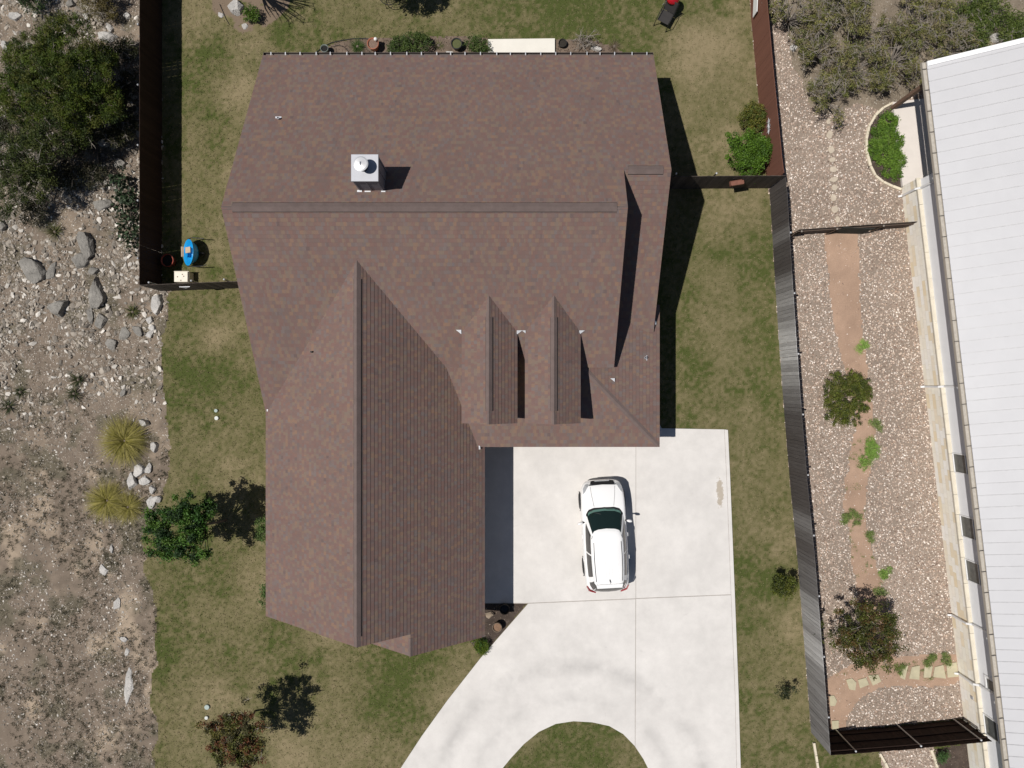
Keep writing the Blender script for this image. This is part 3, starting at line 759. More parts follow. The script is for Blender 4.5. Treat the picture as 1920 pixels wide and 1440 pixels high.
for x_, y_ in ((5.35, -2.1), (5.35, .4), (2.4, -2.1), (-.8, -2.1)):
    bm = bmesh.new(); bx(bm, (x_, y_, 1.2), (.22, .22, 2.4)); uvbox(bm); obj('porch_post', bm, M_FASCIA, house, bevel=.01)
# garage doors in the wall above the drive
for yy in (-4.1, -7.0):
    bm = bmesh.new(); bx(bm, (-1.395, yy, 1.15), (.06, 2.5, 2.2))
    for k in range(4): bx(bm, (-1.36, yy, .34 + k * .54), (.02, 2.3, .42))
    obj('garage_door', bm, plain('garage_door_paint', (.45, .40, .34), .6), house)

# chimney
ch = bpy.data.objects.new('chimney', None); link(ch, house)
cx0, cx1, cy0, cy1, ct = -5.10, -4.23, 6.42, 7.28, 7.50
bm = bmesh.new(); bx(bm, ((cx0 + cx1) / 2, (cy0 + cy1) / 2, 6.5), (cx1 - cx0 - .06, cy1 - cy0 - .06, 1.9))
for k in range(3): bx(bm, (cx0 + .06 + k * .37, cy0 + .03, 6.6), (.05, .03, 1.68)); bx(bm, (cx1 - .02, cy0 + .07 + k * .36, 6.6), (.03, .05, 1.68))
obj('chase', bm, plain('chase_siding', (.20, .19, .21), .7, var=.15, scale=5), ch)
bm = bmesh.new(); bx(bm, ((cx0 + cx1) / 2, (cy0 + cy1) / 2, ct - .04), (cx1 - cx0, cy1 - cy0, .08)); obj('chase_top', bm, M_GALVDULL, ch, bevel=.012)
fx, fy = P(676, 306, 7.95).x, P(676, 306, 7.95).y
bm = bmesh.new(); lathe(bm, [(.13, ct), (.13, ct + .33), (.20, ct + .34), (.20, ct + .37), (.145, ct + .39)], (fx, fy, 0)); obj('flue_pipe', bm, plain('flue_dark', (.05, .05, .055), .5, .4), ch, True)
bm = bmesh.new(); lathe(bm, [(.228, ct + .39), (.232, ct + .415), (.19, ct + .43), (.02, ct + .445)], (fx, fy, 0)); tube(bm, [(fx - .02, fy - .06, ct + .47), (fx - .02, fy + .05, ct + .49)], .018); obj('flue_cap', bm, plain('shiny_cap', (.80, .80, .80), .32, .5, .5, .06, 9), ch, False)
for xx, sx, sy in ((cx0 + .03, .16, .10), (cx0 + .30, .2, .05), (cx1 - .05, .14, .05)):
    bm = bmesh.new(); bx(bm, (xx, cy0 - .02, zb(cy0) + .02), (sx, sy, .03)); obj('flashing', bm, M_GALV, ch)
# kick-out flashings
fl = [((860, 622), 4.30, .18, 1), ((974, 623), 4.28, .18, -1), ((982, 622), 4.30, .12, 1), ((1091, 623), 4.28, .18, -1), ((1148, 712), 3.19, .16, 1), ((1228, 605), 2.78, .14, 0), ((502, 768), 2.50, .12, 0), ((899, 839), 2.64, .13, 0), ((1110, 700), 3.62, .0, 0)]
for (px, py), h, s, sg in fl:
    if s == 0: continue
    p = P(px, py, h); bm = bmesh.new()
    if sg: extrude_poly(bm, [(p.x - sg * s * .55, p.y + s * .35, h + .06), (p.x + sg * s * .55, p.y + s * .35, h + .07), (p.x + sg * s * .55, p.y - s * .5, h + .02)], (0, 0, .012))
    else: extrude_poly(bm, [(p.x - s * .22, p.y + s * .6, h + .06), (p.x + s * .22, p.y + s * .5, h + .06), (p.x + s * .30, p.y - s * .5, h + .03), (p.x - s * .15, p.y - s * .6, h + .03)], (0, 0, .012))
    obj('flashing', bm, plain('white_metal', (.60, .61, .63), .4, .2), house)
# plumbing vents
for px, py, h, rr in ((523, 223, 4.6, .045), (585, 660, 4.24, .035), (1210, 671, 2.84, .05)):
    p = P(px, py, h); bm = bmesh.new(); lathe(bm, [(rr, h - .3), (rr, h + .12), (rr * .7, h + .12), (rr * .7, h - .1)], (p.x, p.y, 0), 14)
    bx(bm, (p.x - .03, p.y, h - .04), (.22, .2, .02)) if rr > .04 else None
    obj('vent_pipe', bm, M_GALVDULL if rr > .04 else M_BLACK, house)
# back gutter with its straps
gt = bpy.data.objects.new('gutter', None); link(gt, house)
bm = bmesh.new(); gy_, gz_ = 12.60, 2.68
for q in ((0, .0), (.12, .0)): bx(bm, ((XL + XR) / 2, gy_ + q[0], gz_), (XR - XL, .012, .12))
bx(bm, ((XL + XR) / 2, gy_ + .06, gz_ - .06), (XR - XL, .12, .012))
for xx in (XL, XR): bx(bm, (xx, gy_ + .06, gz_), (.012, .13, .12))
obj('trough', bm, plain('dark_gutter', (.095, .078, .072), .5, .1), gt)
for k in range(26):
    bm = bmesh.new(); xx = XL + .3 + k * .575 + random.uniform(-.05, .05); bx(bm, (xx, gy_ + .05, gz_ + .075), (.035, .17, .012)); obj('strap', bm, M_GALV, gt)
# ------------------------------------------------------------------ neighbour's white roofed building
nb = thing('metal_roof_house', 'long white metal roofed building with cream stone base beside the gravel yard', 'house')
M_MROOF = None
def mroof():
    t = NT('white_standing_seam'); c = t.scale_col((.50, .50, .515), t.noise(.8, 4), .93, 1.05)
    sm = t.ramp(t.noise(1.7, 4, .6, dist=.5), [(.5, 0.0), (.75, 1.0)]); c = t.mix(t.math('MULTIPLY', sm, .12), c, (.40, .40, .41))
    t.bump(t.noise(1.1, 2), .25, .03); return t.fin(c, .45, 0, .4)
M_MROOF = mroof()
SL = .40; LEN = 30.0; DEP = 7.5; EZ = 3.0
def NR(s, t, dz=0.0): return NW(s, t, EZ + (SL * t if t < DEP else SL * (2 * DEP - t)) + dz)
bm = bmesh.new(); npn = Vector((-SL * WPER.x, -SL * WPER.y, 1)).normalized()
extrude_poly(bm, [NR(0, .165), NR(LEN, .165), NR(LEN, DEP), NR(0, DEP)], -npn * .06)
npb = Vector((SL * WPER.x, SL * WPER.y, 1)).normalized()
extrude_poly(bm, [NR(0, DEP + .001), NR(LEN, DEP + .001), NR(LEN, 2 * DEP), NR(0, 2 * DEP)], -npb * .06)
nroof = obj('roof', bm, M_MROOF, nb)
bm = bmesh.new(); s = .30
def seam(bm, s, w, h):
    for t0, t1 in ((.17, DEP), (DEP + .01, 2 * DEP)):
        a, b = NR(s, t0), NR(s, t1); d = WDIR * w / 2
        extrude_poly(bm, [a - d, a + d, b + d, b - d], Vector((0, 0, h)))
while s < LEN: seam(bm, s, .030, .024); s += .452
obj('seam', bm, plain('seam_shade_grey', (.455, .455, .465), .5), nroof)  # darker than the roof sheet: side shading of the seams put into the colour
bm = bmesh.new(); seam(bm, .09, .18, .05); obj('rake_trim', bm, M_WHITE, nroof)
bm = bmesh.new(); extrude_poly(bm, [NR(0, DEP - .25, .04), NR(LEN, DEP - .25, .04), NR(LEN, DEP, .07), NR(0, DEP, .07)], (0, 0, .02)); obj('ridge_cap', bm, M_WHITE, nroof)
# gutter with joints
gt = bpy.data.objects.new('gutter', None); link(gt, nb)
bm = bmesh.new()
M_TAN = plain('tan_gutter', (.42, .38, .32), .5, .1, var=.06)
def gbox(bm, t0, t1, z0, z1, s0=-.0, s1=LEN):
    extrude_poly(bm, [NW(s0, t0, z0), NW(s1, t0, z0), NW(s1, t1, z0), NW(s0, t1, z0)], (0, 0, z1 - z0))
gbox(bm, 0, .015, EZ - .08, EZ + .05); gbox(bm, .145, .160, EZ - .08, EZ + .045); gbox(bm, .016, .144, EZ - .08, EZ - .06)
obj('trough', bm, M_TAN, gt)
bm = bmesh.new(); gbox(bm, .017, .143, EZ - .0, EZ + .015); obj('gutter_guard', bm, plain('gutter_mesh', (.50, .46, .40), .6, .1, var=.15, scale=9), gt)
for k in range(37):
    s = .25 + k * .80; bm = bmesh.new(); gbox(bm, -.004, .158, EZ + .016, EZ + .056, s, s + .03); obj('strap', bm, plain('strap_dark', (.10, .09, .085), .5, .2) if k == 0 else bpy.data.materials['strap_dark'], gt)
# walls
TW = .52
bm = bmesh.new()
def wallbox(bm, s0, s1, t0, t1, z0, z1): extrude_poly(bm, [NW(s0, t0, z0), NW(s1, t0, z0), NW(s1, t1, z0), NW(s0, t1, z0)], (0, 0, z1 - z0))
M_PANEL = plain('white_wall_panel', (.80, .81, .83), .55, var=.03, scale=2)
wallbox(bm, 4.0, LEN - .4, TW, 2 * DEP - .5, 0, 3.10); wallbox(bm, .4, 4.001, 3.9, 2 * DEP - .5, 0, 4.3)
extrude_poly(bm, [NW(4.0, .6, 3.0), NW(4.0, DEP, EZ + SL * DEP - .1), NW(4.0, 2 * DEP - .6, 3.0)], WDIR * (LEN - 4.5))
obj('wall', bm, M_PANEL, nb)
bm = bmesh.new(); uvl = bm.loops.layers.uv.new('uv')
wallbox(bm, 3.95, LEN - .4, TW - .10, TW + .01, 0, 1.16)
for f in bm.faces:
    for lp in f.loops:
        c = lp.vert.co; lp[uvl].uv = ((c - EA).dot(WDIR), c.z + (c - EA).dot(WPER))
obj('stone_base', bm, M_NSTONE, nb)
bm = bmesh.new(); uvl = bm.loops.layers.uv.new('uv')
k = 3.93
while k < LEN - 1:
    L = random.uniform(.7, 1.1); wallbox(bm, k, k + L - .012, TW - .16, TW + .005, 1.162, 1.24); k += L
for f in bm.faces:
    for lp in f.loops:
        c = lp.vert.co; lp[uvl].uv = ((c - EA).dot(WDIR) * .5, (c - EA).dot(WPER) + 7 * .22 + .05)
obj('stone_ledge', bm, M_LEDGE, nb)
def along(py):                      # where a photo row meets the wall line
    y = PX(960, py, 1.5)[1]; return (y - EA.y) / WDIR.y
M_NPANE = plain('window_pane', (.10, .105, .10), .08, 0, .6, .3, 4)
for py0, py1, z0, z1, lab in ((852, 890, 1.30, 2.6, 0), (969, 1011, 1.30, 2.6, 0), (1052, 1094, 1.30, 2.6, 0), (1264, 1292, 1.72, 2.5, 1), (1344, 1384, 1.30, 2.6, 0)):
    s0, s1 = along(py0), along(py1); w = .09 if lab else .045
    bm = bmesh.new()
    for q in ((s0, s0 + w, z0, z1), (s1 - w, s1, z0, z1)): wallbox(bm, q[0], q[1], TW - .045, TW + .004, q[2], q[3])
    for q in ((z0 - w, z0), (z1, z1 + w), ((z0 + z1) / 2 + .1, (z0 + z1) / 2 + .14)): wallbox(bm, s0, s1, TW - .046, TW + .004, q[0], q[1])
    fr = obj('window', bm, M_WHITE, nb); bm = bmesh.new(); wallbox(bm, s0 + w, s1 - w, TW - .012, TW + .004, z0, z1); obj('pane', bm, M_NPANE, fr)
for py, kink in ((352, 0), (727, 0), (1176, 0), (1291, 0)):
    s = along(py) + .0; bm = bmesh.new()
    pts = [NW(s, .08, EZ - .07), NW(s, .08, EZ - .22), NW(s, TW - .07, EZ - .55), NW(s, TW - .07, 1.34), NW(s, TW - .21, 1.18), NW(s, TW - .17, .16), NW(s, TW - .30, .06)]
    tube(bm, pts, .045, 6); obj('downspout', bm, M_WHITE, nb)
bm = bmesh.new(); q = NW(.62, .42); bx(bm, (q.x, q.y, 1.5), (.15, .15, 2.9), -.117); obj('porch_post', bm, plain('stained_post', (.17, .105, .072), .8, var=.2, scale=8), nb, bevel=.008)
bm = bmesh.new(); wallbox(bm, along(1322), along(1328), TW - .13, TW - .1, .7, .85); obj('outlet_box', bm, M_GALVDULL, nb)

# ------------------------------------------------------------------ fences
def wood(name, lo=.55, hi=1.45):
    t = NT(name); n = t.noise(1, 4, .6, vec=t.mapped((22, 22, 1.6))); c = t.scale_col(attr(t), n, lo, hi)
    t.bump(n, .3, .006); return t.fin(c, .85, 0, .15)
M_BOARD = wood('fence_board'); M_STAINED = wood('stained_board', .88, 1.12)
def fence(name, label, pts, h, colf, posts_side, post_at=None, cat='fence', bw=.142, gap=(.002, .009), hj=.012, rails=True, post_mat=None, post_h=None, rail_col=(.10, .075, .06), bmat=None):
    root = thing(name, label, cat, (0, 0, 0)); pts = [Vector((p[0], p[1], 0)) for p in pts]
    bm = bmesh.new(); cl = bm.verts.layers.float_color.new('col')
    seglen = [(pts[i + 1] - pts[i]).length for i in range(len(pts) - 1)]; tot = sum(seglen)
    def at(s):
        for i, L in enumerate(seglen):
            if s <= L or i == len(seglen) - 1: return pts[i] + (pts[i + 1] - pts[i]) * (s / L), (pts[i + 1] - pts[i]).normalized()
            s -= L
    s = 0.0; k = 0
    while s < tot - .02:
        w = min(bw, tot - s); p, d = at(s + w / 2); nrm = Vector((-d.y, d.x, 0)); a = math.atan2(d.y, d.x)
        hh = h + random.uniform(-hj, hj); z0 = random.uniform(-.03, .004)
        c = colf(p.x, p.y, k); v = bx(bm, (p.x + nrm.x * random.uniform(-.003, .003), p.y + nrm.y * random.uniform(-.003, .003), (hh + z0) / 2), (w, .018, hh - z0), a + random.gauss(0, .012))
        for q in v: q[cl] = (*c, 1)
        s += w + random.uniform(*gap) + (random.random() < .08) * .006; k += 1
    obj('board_panel', bm, bmat or M_BOARD, root)
    if rails:
        for z in (.35, h * .52, h - .28):
            bm = bmesh.new(); cl = bm.verts.layers.float_color.new('col')
            for i in range(len(pts) - 1):
                a_, b_ = pts[i], pts[i + 1]; d = (b_ - a_); nrm = Vector((-d.y, d.x, 0)).normalized() * posts_side; m = (a_ + b_) / 2 + nrm * .030
                for q in bx(bm, (m.x, m.y, z), (d.length, .038, .085), math.atan2(d.y, d.x)): q[cl] = (*rail_col, 1)
            obj('rail', bm, M_BOARD, root)
    ps = post_at if post_at is not None else [i * 2.4 + .6 for i in range(int(tot / 2.4))]
    for s in ps:
        p, d = at(s); nrm = Vector((-d.y, d.x, 0)) * posts_side; q = p + nrm * .085; ph = post_h or h - .06
        bm = bmesh.new(); lathe(bm, [(.03, 0), (.03, ph), (.042, ph), (.042, ph + .03), (.025, ph + .055), (.004, ph + .065)], (q.x, q.y, 0), 12)
        obj('post', bm, post_mat or M_GALV, root, True)
    return root
def cdark(x, y, k): return tuple(np.array((.034, .020, .015)) * random.uniform(.8, 1.15))
def cgrey(x, y, k):
    n = float(fbm(np.array([y * .55]), np.array([3.3]), 201, 3)[0]); n2 = float(fbm(np.array([y * 2.1]), np.array([x]), 205, 2)[0])
    w = .07 + smooth(.48, .68, np.array(n)) * .45 + .85 * math.exp(-((y - .9) / 1.3) ** 2) + .36 * max(0, min(1, (-5.5 - y) / 6))
    w = min(1, w * (.55 + .9 * n2)) * random.uniform(.75, 1.15)
    return tuple(np.array((.052, .043, .040)) * (1 - w) + np.array((.46, .45, .44)) * w)
def cred(x, y, k): return tuple(np.array((.185, .085, .060)) * random.uniform(.95, 1.05))
def cweath(x, y, k): return tuple(np.array((.085, .070, .060)) * random.uniform(.7, 1.35))
fence('wooden_fence', 'dark brown board fence between the rocky lot and the lawn', [(-14.78, 20.6), (-14.79, 3.95)], 1.80, cdark, -1, [1.5, 3.9, 6.3, 8.7, 11.1, 13.3, 15.6], gap=(.0005, .004))
fence('wooden_fence', 'short brown fence running from the rocky lot to the roof behind the wheelbarrow', [(-14.79, 3.92), (-12.4, 4.02), (-9.2, 4.14)], 1.80, cweath, 1, [.42, 2.1, 3.4, 5.0], post_h=1.86)
fence('wooden_fence', 'smooth red brown fence by the two bright green shrubs', [(9.81, 20.6), (10.02, 17.5), (10.10, 15.5), (10.40, 12.2), (10.72, 8.95), (10.80, 8.36)], 1.80, cred, 1, [], bw=.142, gap=(.0, .001), hj=.002, rail_col=(.10, .045, .03), bmat=M_STAINED)
fence('wooden_fence', 'dark weathered fence from the house gable to the shrub corner with a trough on it', [(5.1, 8.24), (10.86, 8.27)], 1.80, cweath, 1, [1.4, 3.0], post_h=1.86)
fence('wooden_fence', 'long grey weathered fence curving between the lawn and the gravel yard', [(10.86, 8.22)] + FENCE_E[6:], 1.80, cgrey, 1, [2.2 + 2.42 * i for i in range(9)], post_h=1.70)
fence('wooden_fence', 'dark fence with pale steel posts closing the gravel yard by the stone wall', [(12.66, -14.74), (15.8, -14.50), (19.05, -14.18)], 1.80, cdark, 1, [1.0, 3.6, 6.0], post_h=1.78, rail_col=(.030, .018, .014))
a = P(1482, 440, 0); s_mid = along(412); b = NW(s_mid, TW - .18)
fence('low_wooden_fence', 'low grey fence with a gate crossing the gravel yard to the stone wall', [(a.x, a.y), (b.x, b.y)], 1.0, cweath, -1, [.05, 1.5, 3.4, 5.3], rails=True, post_mat=M_TWIG, post_h=1.02)
bm = bmesh.new()
m0 = Vector((a.x, a.y, 0)).lerp(b, .36); m1 = Vector((a.x, a.y, 0)).lerp(b, .63); d = (m1 - m0); dn = Vector((d.y, -d.x, 0)).normalized()
cl = bm.verts.layers.float_color.new('col')
for i in range(10):
    q = m0 + d * (i + .5) / 10 + dn * (.06 + .012 * i)
    for v in bx(bm, (q.x, q.y, .56), (d.length / 10 - .006, .02, 1.06 + random.uniform(-.02, .02)), math.atan2(d.y, d.x) - .05): v[cl] = (.045, .05, .045, 1)
props(obj('gate', bm, M_BOARD), 'dark narrow gate standing ajar in the low fence over the dirt path', 'gate')

# things on the fences
bm = bmesh.new(); q0 = P(1424, -40, .75)
bx(bm, (10.07, 16.4, .72), (.03, 2.35, .50), -.045); props(obj('white_board', bm, M_WHITE, bevel=.006), 'long white board fixed to the red brown fence at the picture top', 'board')
star = thing('wall_ornament', 'silver double starburst ornament hung on the red brown fence', 'ornament')
for py in (231, 241):
    bm = bmesh.new(); c = Vector((10.58 - (py - 231) * -.0022, PX(960, py, .95)[1], .95 - (py - 231) * .004)); c.x = 10.40 + (12.2 - c.y) * .0985 - .045
    for k in range(12):
        t = k * math.pi / 6; L = .22 if k % 2 == 0 else .15; e = c + Vector((-.02, math.cos(t) * L, math.sin(t) * L)); tube(bm, [c, e], [.020, .008], 5)
    lathe(bm, [(.03, -.01), (.03, .01)], c, 10, Matrix.Rotation(math.pi / 2, 3, 'Y')); obj('starburst', bm, M_GALV, star)
pt = thing('planter_trough', 'rusty red trough hung tilted on the dark weathered fence', 'planter')
c = P(1381, 344, 1.25)
bm = bmesh.new(); M_RUST = plain('rusty_trough', (.20, .085, .058), .7, var=.15, scale=9)
m = Matrix.Translation((c.x, 8.27 - .14, 1.28)) @ Matrix.Rotation(.16, 4, 'Z')
extrude_poly(bm, [m @ Vector((-.27, .09, .08)), m @ Vector((.27, .09, .08)), m @ Vector((.23, .06, -.10)), m @ Vector((-.23, .06, -.10))], (.0, -.02, 0))
bx(bm, (0, -.09, -.01), (.54, .02, .18), 0, m); bx(bm, (-.26, 0, -.01), (.02, .2, .18), 0, m); bx(bm, (.26, 0, -.01), (.02, .2, .18), 0, m); bx(bm, (0, 0, -.09), (.52, .2, .02), 0, m)
bx(bm, (0, 0, .03), (.50, .16, .06), 0, m)
obj('trough', bm, M_RUST, pt)
for sx in (-.2, .2):
    bm = bmesh.new(); bx(bm, (c.x + sx, 8.24, 1.40), (.03, .03, .22)); obj('hook', bm, M_BLACK, pt)
# steel hinge plates on the short fence
bm = bmesh.new(); extrude_poly(bm, [P(336, 536, 1.55) + Vector((0, -.05, 0)), P(356, 535.5, 1.62) + Vector((0, -.05, 0)), P(349, 538.5, 1.42) + Vector((0, -.05, 0))], (0, .02, 0)); props(obj('gate_brace', bm, M_GALV), 'small silver triangular plate on the short brown fence', 'metal plate')
# ------------------------------------------------------------------ the white car
M_CARPAINT = None
def paint(name, col, rough=.22):
    t = NT(name); t.fin(col, rough, 0, .5); t.b.inputs['Coat Weight'].default_value = .6; t.b.inputs['Coat Roughness'].default_value = .05; return t.m
M_CARPAINT = paint('car_white', (.87, .87, .865)); M_RED = paint('tail_red', (.28, .012, .018)); M_LAMP = plain('lamp_glass', (.45, .46, .47), .15, .2, .5, .1, 20)
M_WSHIELD = None
def wsh():
    t = NT('windscreen_glass'); return t.fin((.010, .020, .018), .04, 0, .5)
M_WSHIELD = wsh(); M_TINT = plain('tinted_glass', (.055, .052, .05), .10, 0, .6, .05, 3); M_TRIM = plain('black_trim', (.018, .018, .019), .5)
M_SEAT = plain('dash_grey', (.05, .055, .06), .7)
car = thing('car', 'white estate style SUV parked on the pale concrete driveway', 'car', (3.80, -6.185, .062), math.radians(3.2)); car.scale = (1, .955, 1)
def lerp_tab(tab, y):
    for (y0, *a), (y1, *b) in zip(tab, tab[1:]):
        if y1 <= y <= y0 or y0 <= y <= y1:
            k = (y - y0) / (y1 - y0); k = k; return [p + (q - p) * k for p, q in zip(a, b)]
    return list(tab[-1][1:])
# y, half width, top z, crown
BODY = [(2.33, .50, .66, .02), (2.29, .66, .78, .03), (2.20, .76, .86, .045), (2.05, .835, .915, .055), (1.80, .885, .965, .06), (1.50, .91, 1.005, .06), (1.15, .915, 1.05, .05), (.6, .915, 1.05, .0), (0, .92, 1.06, 0), (-.7, .92, 1.08, 0), (-1.3, .918, 1.10, 0), (-1.75, .90, 1.10, 0), (-2.08, .875, 1.07, 0), (-2.28, .82, .98, 0), (-2.39, .72, .86, 0), (-2.43, .50, .66, 0)]
def body_mesh():
    bm = bmesh.new(); rows = []
    for y, w, zt, cr in BODY:
        b = .24 if abs(y) < 2.2 else .32
        half = [(0, b), (w * .80, b), (w * .96, b + .08), (w * 1.0, .52), (w * 1.0, .70), (w * .985, .5 * (zt + .70)), (w * .945, zt - .035), (w * .87, zt), (w * .60, zt + cr * .6), (w * .30, zt + cr * .9), (0, zt + cr)]
        ring = half + [(-x, z) for x, z in half[-2:0:-1]]
        rows.append([bm.verts.new((x, y, z)) for x, z in ring])
    n = len(rows[0])
    for i in range(len(rows) - 1):
        for k in range(n): bm.faces.new((rows[i][k], rows[i][(k + 1) % n], rows[i + 1][(k + 1) % n], rows[i + 1][k]))
    bm.faces.new(rows[0]); bm.faces.new(rows[-1][::-1]); return bm
o = obj('body', body_mesh(), M_CARPAINT, car, True); sm = o.modifiers.new('s', 'SUBSURF'); sm.levels = sm.render_levels = 2
BELT = [(0, 1.26), (.42, 1.23), (.64, 1.14), (.755, .93), (.81, .45), (.825, -.1), (.825, -.6), (.82, -1.1), (.80, -1.6), (.755, -2.02), (.62, -2.28), (.30, -2.345), (0, -2.36)]
ROOF = [(0, .37), (.34, .34), (.49, .28), (.57, .14), (.61, 0), (.62, -.3), (.62, -.7), (.615, -1.1), (.60, -1.5), (.565, -1.82), (.46, -1.97), (.24, -2.03), (0, -2.045)]
NB = len(BELT)
def G(s, t, off=0.0):
    """greenhouse surface: s runs round the car from the windscreen middle (right side 0..NB-1), t from belt to roof"""
    def raw(s, t):
        sg = 1 if s >= 0 else -1; q = min(abs(s), NB - 1 - 1e-6); i = int(q); f = q - i
        b = [BELT[i][j] + (BELT[i + 1][j] - BELT[i][j]) * f for j in (0, 1)]; r = [ROOF[i][j] + (ROOF[i + 1][j] - ROOF[i][j]) * f for j in (0, 1)]
        bul = .030 * math.sin(math.pi * t)
        z0 = 1.06 + .03 * smooth(.5, -1.5, np.array(b[1])) ; z1 = 1.545 - .03 * abs(r[1] + .6) ** 2 / 2
        x = b[0] + (r[0] - b[0]) * t; y = b[1] + (r[1] - b[1]) * t
        L = math.hypot(x, y + .6) or 1
        return Vector((sg * (x + bul * x / L), y + bul * (y + .6) / L, float(z0 + (z1 - z0) * t)))
    p = raw(s, t)
    if off:
        e = .02; a = raw(s + e, t) - raw(s - e, t); b = raw(s, min(t + e, 1)) - raw(s, max(t - e, 0)); n = a.cross(b)
        if n.length > 1e-9:
            n.normalize(); c = p - Vector((0, -.6, 1.2))
            if n.dot(c) < 0: n = -n
            p = p + n * off
    return p
bm = bmesh.new(); S = [i * .5 for i in range(-(NB - 1) * 2, (NB - 1) * 2)]; T = [0, .25, .5, .75, .93, 1.0]
rows = []
for t in T: rows.append([bm.verts.new(G(s, t)) for s in S])
for k, z in ((.96, .022), (.85, .045), (.55, .062), (.2, .070)):
    rows.append([bm.verts.new(Vector((G(s, 1).x * k, -.78 + (G(s, 1).y + .78) * k, G(s, 1).z + z))) for s in S])
n = len(S)
for i in range(len(rows) - 1):
    for k in range(n): bm.faces.new((rows[i][k], rows[i][(k + 1) % n], rows[i + 1][(k + 1) % n], rows[i + 1][k]))
bm.faces.new(rows[-1])
cab = obj('cabin', bm, M_CARPAINT, car, True)
def glass(name, s0, s1, t0, t1, mat, off=.006, parent=car, ns=12, nt=5, label=None):
    bm = bmesh.new(); g = [[bm.verts.new(G(s0 + (s1 - s0) * i / ns, t0 + (t1 - t0) * j / nt, off)) for i in range(ns + 1)] for j in range(nt + 1)]
    for j in range(nt):
        for i in range(ns): bm.faces.new((g[j][i], g[j][i + 1], g[j + 1][i + 1], g[j + 1][i]))
    return obj(name, bm, mat, parent, True)
glass('cowl', -2.9, 2.9, -.02, .10, M_TRIM, .012)
ws = glass('windscreen', -2.75, 2.75, .04, .95, M_WSHIELD, .007, ns=24)
glass('tint_band', -2.35, 2.35, .10, .20, plain('green_tint', (.10, .19, .16), .06, 0, .5, .05), .010, ws, 24, 1)
for s in (1, -1):
    glass('side_window', s * 3.55, s * 5.9, .10, .86, M_TINT); glass('side_window', s * 6.05, s * 8.15, .10, .86, M_TINT)
    bm = bmesh.new()
    tube(bm, [G(s * 3.1, .99, .012), G(s * 3.9, 1.0, .012), G(s * 5.5, 1.0, .012) + Vector((-s * .06, 0, .03))][:2], .010, 6)
    tube(bm, [Vector((s * .545, -.12 - .0, 1.592)), Vector((s * .555, -.7, 1.600)), Vector((s * .545, -1.3, 1.592)), Vector((s * .52, -1.78, 1.562))], .013, 6); obj('roof_rail', bm, M_TRIM, car)
    bm = bmesh.new(); lathe(bm, [(.001, -.05), (.06, -.045), (.085, 0), (.06, .06), (.001, .07)], (0, 0, 0), 12, Matrix.Diagonal((1.45, .75, .85)))
    for v in bm.verts: v.co = Matrix.Rotation(s * -.25, 3, 'Z') @ v.co + Vector((s * 1.00, .60, 1.10))
    mi = obj('wing_mirror', bm, M_CARPAINT, car, True); bm = bmesh.new(); bx(bm, (s * .90, .63, 1.07), (.14, .06, .05)); obj('mirror_arm', bm, M_TRIM, mi)
    # headlight and tail light patches lie just proud of the body
    bm = bmesh.new(); extrude_poly(bm, [(s * .52, 2.235, .80), (s * .70, 2.19, .845), (s * .795, 2.02, .895), (s * .80, 1.80, .925), (s * .72, 1.90, .955), (s * .60, 2.10, .915), (s * .50, 2.19, .865)], (s * .008, .012, .020)); obj('headlight', bm, M_LAMP, car, bevel=.006)
    bm = bmesh.new(); extrude_poly(bm, [(s * .82, -2.12, 1.03), (s * .86, -2.10, .92), (s * .78, -2.31, .86), (s * .50, -2.41, .84), (s * .50, -2.37, .97), (s * .74, -2.27, 1.02)], (s * .015, -.05, .02)); obj('tail_light', bm, M_RED, car)
    for y in (1.42, -1.40):
        R = Matrix.Rotation(math.pi / 2, 3, 'Y'); wl_ = bpy.data.objects.new('wheel', None); link(wl_, car)
        bm = bmesh.new(); lathe(bm, [(.22, -.115), (.33, -.115), (.355, -.08), (.355, .08), (.33, .115), (.22, .115)], (s * .815, y, .355), 28, R); obj('tyre', bm, M_RUBBER, wl_, True)
        bm = bmesh.new(); lathe(bm, [(.225, -.10), (.225, .10), (.05, .09), (.05, -.09)], (s * .825, y, .355), 20, R); obj('rim', bm, M_GALV, wl_)
        bm = bmesh.new(); tube(bm, [(s * .905, y + .41 * math.cos(t), .355 + .41 * math.sin(t)) for t in [math.pi * k / 12 for k in range(13)]], .028, 6); obj('wheel_arch', bm, M_TRIM, car)
    bm = bmesh.new(); tube(bm, [(s * .40, 1.28, 1.09), (s * .47, 1.75, 1.025), (s * .50, 2.10, .945)], .006, 5); obj('bonnet_crease', bm, plain('panel_gap', (.25, .25, .25), .6), car)
    bm = bmesh.new(); [bx(bm, (s * .928, y, .93), (.02, .16, .025)) for y in (-.0,)]; obj('door_handle', bm, M_CARPAINT, car)
    bm = bmesh.new(); bx(bm, (s * .928, -.95, .95), (.02, .16, .025)); obj('door_handle', bm, M_CARPAINT, car)
glass('rear_window', 8.75, 12.0, .10, .88, M_TINT, .008); glass('rear_window', -12.0, -8.75, .10, .88, M_TINT, .008)
bm = bmesh.new(); extrude_poly(bm, [(-.50, 2.19, .885), (.50, 2.19, .885), (.46, 2.295, .80), (.40, 2.315, .74), (-.40, 2.315, .74), (-.46, 2.295, .80)], (0, .022, .022)); gr = obj('grille', bm, M_TRIM, car)
bm = bmesh.new(); tube(bm, [(-.30, 2.325, .825), (.30, 2.325, .825)], .014, 6); obj('grille_bar', bm, M_GALV, gr)
bm = bmesh.new(); tube(bm, [(-.54, 2.165, .925), (0, 2.20, .95), (.54, 2.165, .925)], .016, 6); obj('bonnet_edge', bm, M_TRIM, car)
